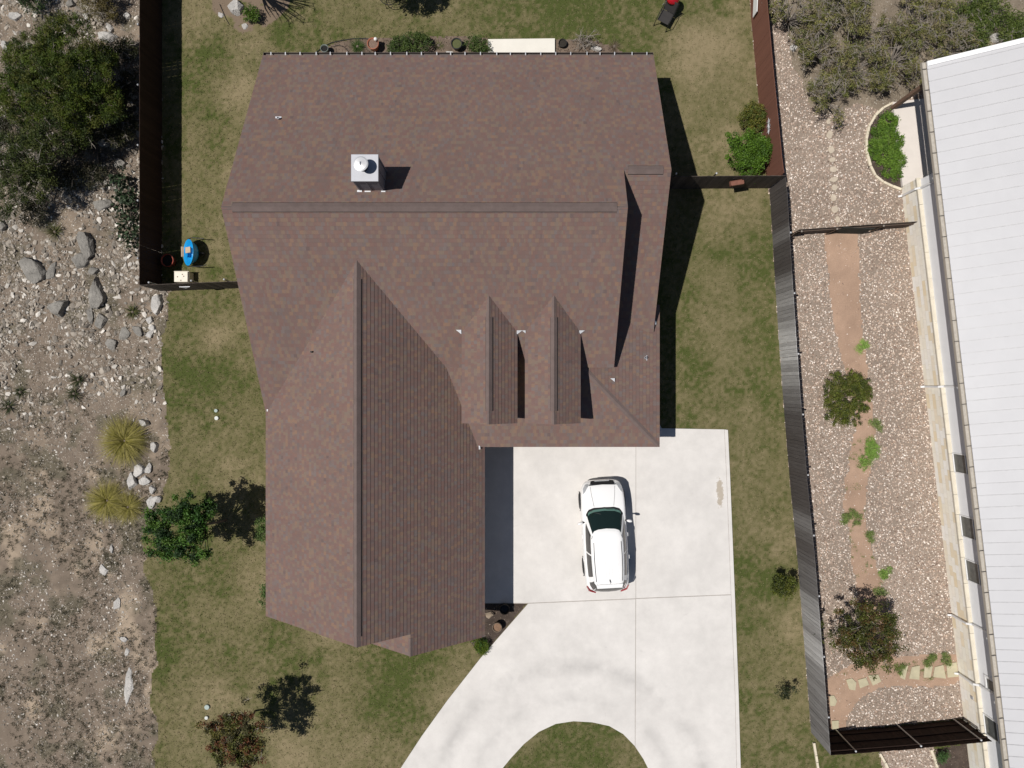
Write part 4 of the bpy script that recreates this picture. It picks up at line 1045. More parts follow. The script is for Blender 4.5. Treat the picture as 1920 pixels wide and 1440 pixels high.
bm = bmesh.new(); extrude_poly(bm, [(-.54, -1.90, 1.570), (.54, -1.90, 1.570), (.50, -2.07, 1.53), (-.50, -2.07, 1.53)], (0, 0, .028)); obj('spoiler', bm, M_CARPAINT, car, bevel=.01)
bm = bmesh.new()
for k in range(-3, 4): tube(bm, [(k * .125, -.95, 1.601 - .0), (k * .125, -1.72, 1.572)], .006, 5)
obj('roof_rib', bm, M_CARPAINT, car)
bm = bmesh.new(); tube(bm, [(.02, -1.72, 1.57), (.02, -1.86, 1.68)], [.025, .006], 6); obj('antenna', bm, M_TRIM, car)
bm = bmesh.new(); bx(bm, (0, -2.43, .62), (1.0, .03, .10)); obj('bumper_trim', bm, M_TRIM, car)
bm = bmesh.new(); tube(bm, [G(-1.6, .12, .014), G(-.4, .34, .014)], .008, 5); tube(bm, [G(1.4, .12, .014), G(.2, .12, .014)], .008, 5); obj('wiper', bm, M_TRIM, ws)

# ------------------------------------------------------------------ small things about the yard
# wheelbarrow tipped against the fence
wb = thing('wheelbarrow', 'bright blue wheelbarrow tipped on its side near the dark fence', 'wheelbarrow')
M_BLUE = paint('blue_tray', (.012, .33, .72), .3)
M = Matrix.Translation((-13.42, 5.47, .44)) @ Matrix.Rotation(math.radians(-38), 4, 'Y')
bm = bmesh.new(); prof = [(.0, -.30), (.24, -.30), (.36, -.22), (.45, -.06), (.50, .04), (.53, .05), (.50, .065), (.47, .055), (.42, -.06), (.33, -.20), (.22, -.27), (.0, -.27)]
lathe(bm, [(max(r, .002), z) for r, z in prof], (0, 0, 0), 36)
for v in bm.verts: v.co = M @ Vector((v.co.x * .78, v.co.y * 1.06, v.co.z))
obj('tray', bm, M_BLUE, wb, True)
for s in (1, -1):
    bm = bmesh.new(); tube(bm, [(-13.75, 5.47 + s * .40, .12), (-13.5, 5.47 + s * .56, .42), (-13.25, 5.47 + s * .60, .55), (-12.80, 5.47 + s * .57, .50)], .019, 8); obj('handle', bm, M_BLACK, wb)
    bm = bmesh.new(); tube(bm, [(-13.3, 5.47 + s * .42, .30), (-13.02, 5.47 + s * .50, .02), (-12.92, 5.47 + s * .42, .02)], .015, 6); obj('leg', bm, M_BLACK, wb)
bm = bmesh.new(); lathe(bm, [(.10, -.04), (.17, -.04), (.19, 0), (.17, .04), (.10, .04)], (-13.05, 5.47, .19), 20, Matrix.Rotation(math.pi / 2, 3, 'X')); obj('wheel', bm, M_RUBBER, wb, True)
M_CARD = plain('raw_timber', (.50, .38, .27), .8, var=.12)
bm = bmesh.new(); bx(bm, (0, 0, 0), (.26, .24, .06), .05, Matrix.Translation((-13.48, 5.58, .42)) @ Matrix.Rotation(-.35, 4, 'Y')); props(obj('timber_block', bm, M_CARD), 'square tan timber block lying in the blue wheelbarrow', 'timber block')
for i, xx in enumerate((-13.72, -13.66)):
    bm = bmesh.new(); bx(bm, (xx - .005, 5.50, .47), (.035, .42, .05), .02); props(obj('timber_strip', bm, M_CARD), ('thin timber strip on the blue wheelbarrow nearest the dark fence', 'thin timber strip on the blue wheelbarrow next to the square block')[i], 'timber strip')
def pot(name, label, px, py, r, h, col, soil=None, group=None, rim=None, plant=None, lift=0.0):
    q = P(px, py, h); t = thing(name, label, 'pot', (q.x, q.y, lift), 0, group); bm = bmesh.new()
    lathe(bm, [(r * .68, 0), (r * .95, h - .06), (r, h - .06), (r, h), (r * .88, h), (r * .86, h - .09), (r * .80, h - .10), (.002, h - .10)], (0, 0, 0), 28); obj('pot_wall', bm, plain(name + '_glaze', col, .55, var=.12, scale=9), t, True)
    bm = bmesh.new(); lathe(bm, [(r * .84, h - .2), (r * .84, h - .075), (r * .4, h - .06), (.002, h - .065)], (0, 0, 0), 20); obj('soil', bm, plain(name + '_soil', soil or (.05, .04, .03), .95, var=.3, scale=30), t)
    return t
pot('flower_pot', 'red rimmed dark pot in the fence shade by the blue wheelbarrow', 313, 488, .27, .45, (.30, .055, .03), (.012, .012, .012))
pot('flower_pot', 'small grey green pot at the end of the black hose', 608, 90, .165, .36, (.17, .20, .18), (.015, .015, .015))
pot('terracotta_pot', 'terracotta pot with a white ball on its rim behind the house', 699, 81, .245, .42, (.36, .13, .075), (.19, .13, .10))
pot('black_pot', 'black pot with a low green plant beside the pale slab', 856, 81, .235, .36, (.022, .025, .024), (.09, .10, .04))
pot('black_pot', 'empty little black pot by the right end of the pale slab', 1055, 80, .175, .20, (.022, .020, .018), (.03, .025, .02))
pot('ceramic_pot', 'dark pot with yellow inner rim in the shaded mulch corner', 946, 1143, .215, .40, (.07, .05, .03), (.02, .022, .025))
pot('ceramic_pot', 'brown pot of bare soil in the mulch by the driveway edge', 932, 1177, .20, .38, (.16, .12, .085), (.21, .13, .085))
q = P(704, 73, .50); bm = bmesh.new(); bmesh.ops.create_uvsphere(bm, u_segments=20, v_segments=12, radius=.075, matrix=Matrix.Translation((q.x, q.y, .49))); props(obj('white_ball', bm, M_WHITE, None, True), 'white ball resting on the terracotta pot rim', 'ball')
bm = bmesh.new(); q = P(919, 1154, .2); V_, F_ = ico(2, 77, .6); vs = [bm.verts.new((q.x + v[0] * .19, q.y + v[1] * .15, .14 + v[2] * .22)) for v in V_]; [bm.faces.new([vs[i] for i in f]) for f in F_]
props(obj('rock', bm, plain('tan_rock', (.34, .27, .20), .9, var=.2, scale=10, bump=.4)), 'tan block of stone in the mulch corner under the garage eave', 'rock')
# hose
bm = bmesh.new(); hp = [P(x_, y_, .02) for x_, y_ in ((583, 106), (596, 96), (607, 87), (622, 80), (640, 76), (662, 72.5), (680, 72), (697, 74))]; tube(bm, [(p.x, p.y, .03) for p in hp], .017, 7); props(obj('hose', bm, M_BLACK), 'black hose curving from the grey green pot to the terracotta pot', 'hose')
bm = bmesh.new(); hp = [P(x_, y_, .02) for x_, y_ in ((625, 87), (634, 85.5), (643, 86.5), (650, 92), (654, 98))]; tube(bm, [(p.x, p.y, .03) for p in hp], .011, 6); props(obj('hose', bm, M_BLACK), 'short bent black hose piece in the bed near the grass tuft', 'hose')
bm = bmesh.new(); hp = [P(x_, y_, .02) for x_, y_ in ((412, 8), (418, 22), (424, 36), (430, 46))]; tube(bm, [(p.x, p.y, .02) for p in hp], .013, 6); props(obj('hose', bm, M_BLACK), 'dark drip line on bare soil left of the white boulder', 'hose')
# storage box
sb = thing('storage_box', 'cream storage box standing against the short brown fence', 'box'); q = P(340, 519, .5)
M_CREAM = plain('cream_plastic', (.66, .60, .47), .5, var=.08, scale=7)
bm = bmesh.new(); bx(bm, (q.x + .01, q.y, .22), (.57, .43, .44)); obj('box_body', bm, M_CREAM, sb, bevel=.02)
bm = bmesh.new(); bx(bm, (q.x - .02, q.y, .47), (.56, .42, .06)); bx(bm, (q.x, q.y + .225, .48), (.62, .03, .05)); obj('lid', bm, plain('cream_lid', (.74, .69, .58), .5, var=.08, scale=7), sb, bevel=.012)
bm = bmesh.new(); [bx(bm, (q.x + dx, q.y + dy, .505), (.04, .05, .012)) for dx, dy in ((.04, .10), (-.16, .0), (.1, .02), (-.02, -.15))]; obj('latch', bm, M_TWIG, sb)
# valve covers and the like
for (px, py, r, lab) in ((405, 770, .075, 'grey green round valve cover, upper of the pair left of the roof'), (406, 784, .085, 'white round valve cover just below the grey green one'), (388, 1326, .105, 'pale grey round cover in dry grass above the reddish tree'), (387, 1346, .075, 'smaller white round cap beside the reddish tree')):
    q = P(px, py, .05); bm = bmesh.new(); lathe(bm, [(r, .0), (r, .065), (r * .9, .075), (.002, .08)], (q.x, q.y, 0), 24)
    props(obj('valve_cover', bm, plain('valve_white', (.60, .62, .58), .6) if 'white' in lab else plain('valve_grey', (.36, .43, .40), .6), None, False), lab, 'valve cover', 'round covers in the lawn')
# garden chair and kettle grill at the top
chair = thing('garden_chair', 'black mesh garden chair on the lawn below the red grill', 'chair', (6.38, 15.28, 0), math.radians(-28))
M_MESH = plain('chair_sling', (.035, .032, .031), .8, var=.1)
bm = bmesh.new(); bx(bm, (0, .0, .42), (.50, .50, .018)); obj('seat', bm, M_MESH, chair, bevel=.006)
bm = bmesh.new(); extrude_poly(bm, [(-.25, .26, .43), (.25, .26, .43), (.25, .46, .90), (-.25, .46, .90)], (0, .012, 0)); obj('backrest', bm, M_MESH, chair)
for s in (-.28, .28):
    bm = bmesh.new(); tube(bm, [(s, -.30, 0), (s, -.26, .62), (s, .22, .64), (s, .34, .62)], .014, 6); obj('armrest', bm, M_BLACK, chair)
    bm = bmesh.new(); tube(bm, [(s, .36, 0), (s, .25, .42), (s, .47, .92)], .013, 6); obj('leg', bm, M_BLACK, chair)
    bm = bmesh.new(); tube(bm, [(s, -.34, 0), (s, -.25, .42)], .013, 6); obj('leg', bm, M_BLACK, chair)
gl = thing('kettle_grill', 'red lidded kettle grill at the top edge above the black chair', 'grill', (6.62, 15.86, 0))
bm = bmesh.new(); lathe(bm, [(.02, .52), (.20, .58), (.27, .72), (.275, .76)], (0, 0, 0), 24); obj('bowl', bm, M_BLACK, gl, True)
bm = bmesh.new(); lathe(bm, [(.28, .765), (.26, .84), (.17, .95), (.03, .99)], (0, 0, 0), 24); obj('lid', bm, paint('grill_red', (.36, .008, .015)), gl, True)
bm = bmesh.new(); tube(bm, [(-.06, 0, .985), (-.05, 0, 1.03), (.05, 0, 1.03), (.06, 0, .985)], .012, 6); obj('lid_handle', bm, M_BLACK, gl)
for k in range(3):
    t = k * 2.094 + .5; bm = bmesh.new(); tube(bm, [(.17 * math.cos(t), .17 * math.sin(t), .58), (.30 * math.cos(t), .30 * math.sin(t), 0)], .012, 6); obj('leg', bm, M_GALV, gl)
# stone edging of the neighbour's beds
def edging(label, pts, w=.10, h=.12):
    root_bm = bmesh.new(); pts = [Vector((*PX(*p), 0)) for p in pts]
    for a, b in zip(pts, pts[1:]):
        n = max(1, round((b - a).length / .38))
        for i in range(n):
            p, q = a.lerp(b, i / n), a.lerp(b, (i + 1) / n); d = q - p; m = (p + q) / 2
            bx(root_bm, (m.x, m.y, h / 2 - .02), (d.length - .014, w * random.uniform(.85, 1.15), h * random.uniform(.9, 1.1)), math.atan2(d.y, d.x))
    props(obj('stone_edging', root_bm, plain('edging_limestone', (.66, .59, .46), .9, var=.15, scale=6, bump=.3), bevel=.012), label, 'edging')
edging('curved cream stone edging round the bed of bright ground cover', [(1674, 193), (1655, 203), (1640, 217), (1628, 238), (1623, 262), (1625, 290), (1631, 312), (1640, 330), (1655, 342), (1672, 350), (1688, 356)])
edging('white stone edging outside the bottom end of the long grey fence', [(1525, 1391), (1529, 1415), (1533, 1440), (1537, 1470)])
edging('white stone edging between dry grass and gravel below the dark fence', [(1648, 1411), (1658, 1428), (1668, 1450)])
edging('white stone edging between gravel and mulch under the stone wall', [(1744, 1404), (1752, 1425), (1760, 1450)])
# stepping stones
M_STEP = plain('stepping_stone', (.50, .43, .34), .9, var=.15, scale=5, bump=.3)
def flag(px, py, rx, ry, rot, label, mat, group, h=.05, seed=0):
    rr = random.Random(seed); bm = bmesh.new(); c = P(px, py, 0); n = 9
    pts = [(c.x + (math.cos(t) * rx * math.cos(rot) - math.sin(t) * ry * math.sin(rot)) * .0225 * rr.uniform(.85, 1.12), c.y + (math.cos(t) * rx * math.sin(rot) + math.sin(t) * ry * math.cos(rot)) * .0225 * rr.uniform(.85, 1.12)) for t in [2 * math.pi * k / n for k in range(n)]]
    prism(bm, pts, -.02, h); props(obj('stepping_stone', bm, mat, None, bevel=.01), label, 'stepping stone', group)
ords = ['first', 'second', 'third', 'fourth', 'fifth', 'sixth', 'seventh', 'eighth', 'ninth']
for i, (px, py, rx, ry) in enumerate(((1553, 228, 4, 6), (1555, 253, 6, 8), (1558, 281, 6, 7), (1560, 300, 6, 5), (1562, 318, 7, 6), (1563, 337, 8, 5), (1564, 352, 6, 6), (1562, 371, 6, 7), (1565, 393, 7, 7))):
    flag(px, py, rx, ry, random.uniform(-.4, .4), ords[i] + ' small stepping stone counting down from the scrub oaks to the low fence', M_STEP, 'stepping stones through the gravel', seed=i)
flag(1570, 412, 4, 7, 0, 'pale stepping stone touching the low fence over the dirt path', M_STEP, 'stepping stones through the gravel', seed=15)
M_FLAG = plain('flagstone', (.46, .42, .29), .9, var=.12, scale=4, bump=.2)
def quad(label, pts, seed):
    bm = bmesh.new(); p = [PX(*q) for q in pts]; a = sum(p[i][0] * p[(i + 1) % len(p)][1] - p[(i + 1) % len(p)][0] * p[i][1] for i in range(len(p)))
    prism(bm, p if a > 0 else p[::-1], -.02, .045); props(obj('flagstone', bm, M_FLAG, None, bevel=.012), label, 'flagstone', 'flagstones across the gravel yard')
quad('rightmost big square flagstone against the stone wall', [(1774, 1244), (1793, 1241), (1796, 1268), (1776, 1270)], 0)
quad('flagstone second from the stone wall, half under green weeds', [(1752, 1250), (1768, 1246), (1773, 1272), (1749, 1269)], 1)
quad('flagstone third from the stone wall, next to the narrow one', [(1733, 1249), (1748, 1248), (1744, 1270), (1731, 1270)], 2)
quad('narrow leaning flagstone in the middle of the row', [(1709, 1250), (1724, 1247), (1723, 1274), (1704, 1272)], 3)
quad('wedge flagstone peeping from under the big reddish shrub', [(1690, 1250), (1702, 1247), (1696, 1274), (1687, 1270)], 4)
quad('flagstone below the big shrub at a slant', [(1627, 1266), (1646, 1264), (1652, 1277), (1636, 1285)], 5)
quad('grey flagstone between two slanted ones below the big shrub', [(1608, 1274), (1623, 1270), (1629, 1283), (1612, 1290)], 6)
quad('five sided flagstone where the dirt path turns down', [(1586, 1274), (1597, 1271), (1605, 1279), (1603, 1294), (1592, 1292)], 7)
quad('flagstone upper one beside the long grey fence', [(1555, 1304), (1563, 1303), (1569, 1314), (1565, 1323), (1556, 1323)], 8)
quad('lower flagstone beside the long grey fence near the fence corner', [(1559, 1351), (1572, 1350), (1572, 1365), (1560, 1367)], 9)
# ------------------------------------------------------------------ plants
LEAF_F = np.array([(0, 1, 2), (0, 2, 3)])
def leaf_soup(pts, size, nrm_up, cols, r, aspect=.55, jit=.28):
    n = len(pts); V = np.empty((n, 4, 3))
    nd = r.normal(0, 1, (n, 3)); nd[:, 2] = np.abs(nd[:, 2]) * nrm_up + .15; nd /= np.linalg.norm(nd, axis=1)[:, None]
    a = np.cross(nd, r.normal(0, 1, (n, 3))); a /= np.linalg.norm(a, axis=1)[:, None] + 1e-9; b = np.cross(nd, a)
    L = (size * r.uniform(.6, 1.35, n))[:, None]
    V[:, 0] = pts - a * L * .5; V[:, 1] = pts + b * L * .5 * aspect + nd * L * .06; V[:, 2] = pts + a * L * .5; V[:, 3] = pts - b * L * .5 * aspect + nd * L * .06
    F = (LEAF_F[None] + (np.arange(n) * 4)[:, None, None]).reshape(-1, 3)
    C = np.repeat(cols * (1 + r.uniform(-jit, jit, (n, 1))), 4, 0)
    return V.reshape(-1, 3), F, C
def crown_points(lobes, nclump, nleaf, cr, r, shell=.45):
    """leaf clumps gathered in the outer part of overlapping lobes"""
    w = np.array([(l[3] * l[4] * l[5]) ** .75 for l in lobes]); li = r.choice(len(lobes), nclump, p=w / w.sum()); L = np.array(lobes)[li]
    d = r.normal(0, 1, (nclump, 3)); d[:, 2] = np.where(d[:, 2] < -.3, -d[:, 2] * .6, d[:, 2]); d /= np.linalg.norm(d, axis=1)[:, None]
    rad = shell + (1 - shell) * r.uniform(0, 1, nclump) ** .5
    cc = L[:, :3] + d * rad[:, None] * L[:, 3:6]
    k = r.uniform(.6, 1.35, nclump); idx = np.repeat(np.arange(nclump), nleaf)
    pts = cc[idx] + r.normal(0, 1, (len(idx), 3)) * np.array([cr, cr, cr * .6]) * k[idx][:, None] * .55
    pts[:, 2] = np.maximum(pts[:, 2], .02)
    return cc, idx, pts
def tree(name, label, cat, base, lobes, nclump, nleaf, leaf, cols, trunk_r, seed, group=None, cr=.16, shell=.45, up=1.3, aspect=.55, bark=None, branches=26, twigs=0, leafmat=None, stems=1, parts=('trunk', 'crown'), spikes=0, reach=1.25):
    r = np.random.default_rng(seed); rr = random.Random(seed)
    if spikes:                      # long shoots that break the outline of the crown
        L0 = np.array(lobes); m = L0[:, :3].mean(0); R0 = np.max(np.hypot(L0[:, 0] - m[0], L0[:, 1] - m[1]) + L0[:, 3] * .8); lobes = list(lobes)
        for k in range(spikes):
            a = 2 * math.pi * (k + rr.uniform(-.35, .35)) / spikes; rch = R0 * reach * rr.uniform(.72, 1.12); dz = rr.uniform(-.35, .25)
            for q in (.55, .75, .92, 1.05): lobes.append((m[0] + math.cos(a) * rch * q, m[1] + math.sin(a) * rch * q, max(.1, m[2] + dz * q), .22 * (1.25 - q) + .10, .22 * (1.25 - q) + .10, .12))
    t = thing(name, label, cat, (base[0], base[1], 0), 0, group); B = np.array([base[0], base[1], 0.0])
    cc, idx, pts = crown_points(lobes, nclump, nleaf, cr, r, shell)
    pal = np.array(cols); ccol = pal[r.integers(0, len(pal), len(cc))] * r.uniform(.75, 1.2, (len(cc), 1))
    V, F, C = leaf_soup(pts - B, leaf, up, ccol[idx], r, aspect)
    np_mesh(parts[1], V, F, leafmat or M_LEAF, C, False, t)
    bm = bmesh.new(); top = np.mean(np.array(lobes)[:, :3], 0) - B
    for s in range(stems):
        o = Vector((rr.uniform(-.12, .12), rr.uniform(-.12, .12), -.05)) if stems > 1 else Vector((0, 0, -.05))
        fork = Vector(top) * .45 + o * .6; fork.z = max(.12, top[2] * .45)
        tube(bm, [o, o.lerp(fork, .5) + Vector((rr.uniform(-.04, .04), rr.uniform(-.04, .04), 0)), fork], [trunk_r, trunk_r * .85, trunk_r * .65], 8)
        order = list(range(len(cc))); rr.shuffle(order)
        for q in order[:max(3, branches // stems)]:
            e = Vector(cc[q] - B); m = fork.lerp(e, .5) + Vector((rr.uniform(-.1, .1), rr.uniform(-.1, .1), rr.uniform(-.02, .12)))
            tube(bm, [fork, m, e], [trunk_r * .45, trunk_r * .28, trunk_r * .10], 5)
    obj(parts[0], bm, bark or M_BARK, t, True)
    if twigs:
        bm = bmesh.new()
        for q in range(twigs):
            e = Vector(cc[rr.randrange(len(cc))] - B); d = Vector((rr.gauss(0, 1), rr.gauss(0, 1), rr.gauss(.25, .4))).normalized(); L = rr.uniform(.2, .55)
            m = e + d * L * .5 + Vector((rr.gauss(0, .05), rr.gauss(0, .05), 0)); tube(bm, [e - d * .1, m, e + d * L], [.012, .009, .004], 4)
            for z in range(2):
                d2 = (d + Vector((rr.gauss(0, .7), rr.gauss(0, .7), rr.gauss(0, .4)))).normalized(); tube(bm, [m, m + d2 * L * .45], [.008, .003], 4)
        props(obj('twig', bm, M_TWIG, t), kind='stuff')
    return t
G_JUN = [(.062, .096, .010), (.085, .118, .012), (.032, .052, .009), (.090, .100, .016)]
G_DARK = [(.030, .058, .014), (.045, .080, .018), (.026, .045, .014)]
G_BRIGHT = [(.075, .150, .012), (.095, .175, .018), (.055, .115, .012)]
G_OAK = [(.150, .160, .042), (.195, .190, .060), (.115, .125, .044), (.225, .200, .085), (.19, .16, .10)]
G_RED = [(.085, .095, .018), (.140, .056, .024), (.115, .105, .024), (.055, .052, .018)]
def lob(px, py, h, r, rz=None): p = P(px, py, h); return (p.x, p.y, h, r, r, rz or r * .7)

# junipers in the rocky lot
tree('juniper_tree', 'broad bright green juniper filling the rocky corner by the dark fence', 'tree', PX(165, 200), [lob(75, 130, 2.3, 1.35), lob(130, 90, 2.5, 1.25), lob(110, 170, 2.8, 1.35), lob(35, 180, 2.1, 1.0), lob(165, 140, 2.5, 1.05), lob(190, 195, 2.3, .85), lob(150, 215, 2.0, .8), lob(215, 200, 1.8, .5), lob(60, 215, 1.9, .8), lob(195, 110, 1.9, .6), lob(110, 235, 1.7, .6)], 1000, 110, .075, G_JUN, .13, 21, cr=.17, up=1.0, aspect=.32, branches=60, twigs=22, shell=.3)
tree('juniper_tree', 'thin greyish juniper below the broad bright juniper', 'tree', PX(85, 330), [lob(60, 290, 1.9, 1.0), lob(25, 345, 1.8, .85), lob(95, 262, 2.0, .9), lob(10, 285, 1.8, .8), lob(75, 350, 1.5, .7), lob(130, 262, 1.7, .6), lob(15, 395, 1.4, .5), lob(160, 260, 1.5, .5)], 560, 60, .078, [(.052, .074, .014), (.080, .096, .022), (.032, .045, .014)], .10, 22, cr=.18, up=1.0, aspect=.35, branches=50, twigs=60, shell=.2)
tree('juniper_tree', 'low dark juniper pressed against the dark fence beside the broad one', 'tree', PX(236, 240), [lob(240, 95, 1.0, .45), lob(244, 150, .9, .40), lob(238, 235, .9, .5), lob(215, 255, .8, .45)], 190, 40, .07, [(.045, .052, .018), (.070, .066, .028)], .05, 23, cr=.17, up=1.0, aspect=.4, branches=30, twigs=50)
tree('cedar_bush', 'added almost black cedar undergrowth deepening the shade between the junipers and the fence', 'bush', PX(195, 200), [lob(205, 120, 1.0, .6), lob(225, 175, .9, .6), lob(190, 235, .8, .7), lob(150, 270, .7, .7), lob(120, 330, .6, .7), lob(175, 330, .5, .6), lob(60, 395, .5, .6), lob(215, 90, .8, .4), lob(20, 240, .8, .7)], 420, 55, .075, [(.026, .032, .012), (.042, .046, .020), (.06, .055, .03)], .04, 27, cr=.19, up=1.0, aspect=.35, branches=60, twigs=50, shell=.1)  # added understorey, near-black leaves fill in the shade under the junipers
tree('cedar_bush', 'small dark cedar bush at the top edge of the rocky lot', 'bush', PX(62, 5), [lob(62, 2, .6, .5), lob(50, -14, .7, .5)], 90, 40, .07, G_DARK, .04, 24, cr=.15, aspect=.4, twigs=12, branches=12)
tree('dry_bush', 'olive brown dry bush at the top edge near the dark fence', 'bush', PX(180, 10), [lob(178, 6, .6, .62), lob(190, -20, .7, .6), lob(205, 22, .4, .35)], 150, 45, .08, [(.13, .11, .030), (.10, .085, .028), (.16, .13, .05)], .035, 25, cr=.16, aspect=.25, twigs=30, branches=16)
tree('prickly_pear', 'dark green prickly pear thicket against the fence corner', 'cactus', PX(240, 430), [lob(238, 395, .45, .55, .35), lob(243, 432, .5, .55, .35), lob(236, 365, .45, .45, .3), lob(247, 460, .35, .32, .25), lob(224, 340, .4, .4, .3)], 150, 5, .17, [(.040, .068, .032), (.060, .088, .046), (.032, .050, .026)], .03, 26, cr=.22, up=.5, aspect=.66, branches=24)
# trees in the lawn
p = PX(402, 966); lob2 = lambda L: [lob(*q) for q in L]
tree('young_oak', 'dark green young tree leaning over the lawn edge by the two grass clumps', 'tree', (-12.05, -5.75), lob2([(335, 985, 2.75, .80), (295, 1000, 2.6, .55), (360, 1015, 2.8, .70), (375, 970, 2.7, .50), (315, 1030, 2.5, .45), (345, 955, 2.9, .40), (290, 960, 2.5, .35), (375, 1040, 2.5, .32)]), 250, 84, .085, [(.030, .082, .012), (.050, .115, .014), (.080, .150, .022), (.020, .048, .012)], .055, 31, cr=.14, branches=44, shell=.3, spikes=15, reach=.86)
tree('crape_myrtle', 'reddish brown leaved tree at the bottom of the lawn beside the white caps', 'tree', (-10.85, -13.8), lob2([(430, 1362, 2.9, .50), (445, 1395, 2.8, .60), (415, 1400, 2.6, .50), (455, 1420, 2.6, .45), (408, 1365, 2.6, .35), (460, 1355, 2.9, .40), (425, 1425, 2.4, .40), (470, 1380, 2.7, .3)]), 190, 70, .075, G_RED, .04, 32, cr=.13, branches=40, shell=.25, twigs=20, spikes=15, reach=1.05)
tree('small_shrub', 'small green shrub with black shadow close to the long grey fence', 'shrub', PX(1462, 1098), lob2([(1464, 1100, .75, .32), (1470, 1113, .6, .24), (1453, 1088, .8, .22), (1474, 1090, .85, .24)]), 70, 40, .07, [(.085, .105, .014), (.11, .12, .018), (.05, .065, .012)], .025, 33, cr=.12, branches=18, spikes=8, reach=.72)
tree('sapling', 'tiny dark sapling on the lawn near the lower end of the grey fence', 'sapling', PX(1464, 1302), lob2([(1466, 1297, .55, .26), (1474, 1303, .5, .18), (1490, 1292, .6, .13)]), 34, 22, .06, [(.022, .032, .012), (.04, .05, .018)], .012, 34, cr=.10, branches=12)
tree('shrub', 'upper yellow green shrub against the red brown fence', 'shrub', PX(1403, 222), lob2([(1412, 212, .7, .45), (1398, 222, .5, .38), (1422, 225, .6, .35), (1414, 236, .5, .3)]), 130, 45, .055, [(.11, .125, .018), (.14, .13, .025), (.075, .10, .018)], .03, 35, cr=.13, branches=18)
tree('shrub', 'lower bright green shrub in the red brown fence corner', 'shrub', PX(1396, 290), lob2([(1395, 272, .8, .62), (1415, 290, .85, .60), (1385, 295, .7, .50), (1405, 315, .7, .50), (1428, 275, .8, .45), (1372, 262, .6, .35)]), 230, 46, .075, G_BRIGHT, .035, 36, cr=.15, branches=26)
tree('rosemary_bush', 'broad low bush in the back bed between the terracotta and black pots', 'shrub', PX(770, 86), lob2([(752, 86, .35, .40, .3), (772, 80, .40, .45, .3), (792, 82, .35, .40, .3), (740, 94, .3, .3, .2)]), 150, 40, .055, [(.065, .105, .022), (.085, .125, .028), (.045, .075, .020)], .02, 37, cr=.12, branches=18)
tree('rosemary_bush', 'loose green bush touching the left end of the pale slab', 'shrub', PX(893, 85), lob2([(885, 82, .3, .32, .22), (900, 84, .3, .34, .22), (908, 92, .25, .22, .2)]), 70, 34, .055, [(.065, .115, .022), (.10, .125, .04)], .02, 38, cr=.12, branches=14)
tree('bush', 'green bush showing from under the garage eave by the dark tree shadow', 'bush', PX(496, 992), lob2([(496, 985, .6, .35), (497, 1000, .55, .35)]), 60, 34, .06, [(.075, .13, .03), (.10, .15, .04)], .02, 39, cr=.12, branches=12)
tree('bush', 'green sliver of bush under the lower end of the garage eave', 'bush', PX(500, 1118), lob2([(500, 1108, .5, .25), (501, 1128, .5, .28)]), 44, 30, .06, [(.06, .12, .025), (.085, .14, .035)], .02, 40, cr=.12, branches=10)
tree('bush', 'bright yellow green bush at the mulch end by the garage gable', 'bush', PX(897, 1208), lob2([(893, 1203, .25, .22, .18), (900, 1208, .28, .30, .2), (905, 1216, .22, .22, .16)]), 55, 36, .07, [(.10, .16, .012), (.05, .105, .014), (.13, .17, .012)], .015, 41, cr=.11, branches=10, aspect=.3)
tree('bush', 'small bright bush beside the white boulder', 'bush', PX(472, 24), lob2([(470, 22, .35, .26), (478, 30, .3, .22), (466, 32, .25, .18)]), 50, 36, .06, [(.065, .125, .012), (.085, .145, .018)], .015, 42, cr=.10, branches=10)
tree('dead_tree', 'bare dead tree at the top edge whose branch shadows lie on the lawn', 'tree', PX(452, -22), lob2([(425, -48, 3.0, .85), (400, -60, 2.9, .7), (450, -70, 3.1, .6)]), 30, 2, .05, [(.07, .06, .04)], .11, 43, cr=.2, branches=30, twigs=34)
tree('garden_tree', 'leafy tree mostly beyond the top edge shading the back lawn', 'tree', PX(705, -20), lob2([(702, -66, 3.0, .62), (738, -62, 2.9, .42), (675, -72, 3.0, .5), (722, -84, 3.2, .5), (755, -72, 2.8, .3)]), 150, 60, .09, G_DARK, .07, 44, cr=.15, branches=30)
mt = thing('wire_table', 'round dark wire mesh table at the top edge of the back lawn', 'table', (*PX(733, 2), 0))
bm = bmesh.new()
for rr_ in (.10, .20, .30, .40): tube(bm, [(rr_ * math.cos(t), rr_ * math.sin(t), .45) for t in [2 * math.pi * k / 28 for k in range(29)]], .008 if rr_ < .4 else .016, 5)
for k in range(18): tube(bm, [(.03 * math.cos(k * math.pi / 9), .03 * math.sin(k * math.pi / 9), .445), (.40 * math.cos(k * math.pi / 9), .40 * math.sin(k * math.pi / 9), .445)], .006, 4)
obj('table_top', bm, M_BLACK, mt)
for k in range(3):
    bm = bmesh.new(); t = k * 2.094; tube(bm, [(.34 * math.cos(t), .34 * math.sin(t), .44), (.38 * math.cos(t), .38 * math.sin(t), 0)], .012, 6); obj('leg', bm, M_BLACK, mt)
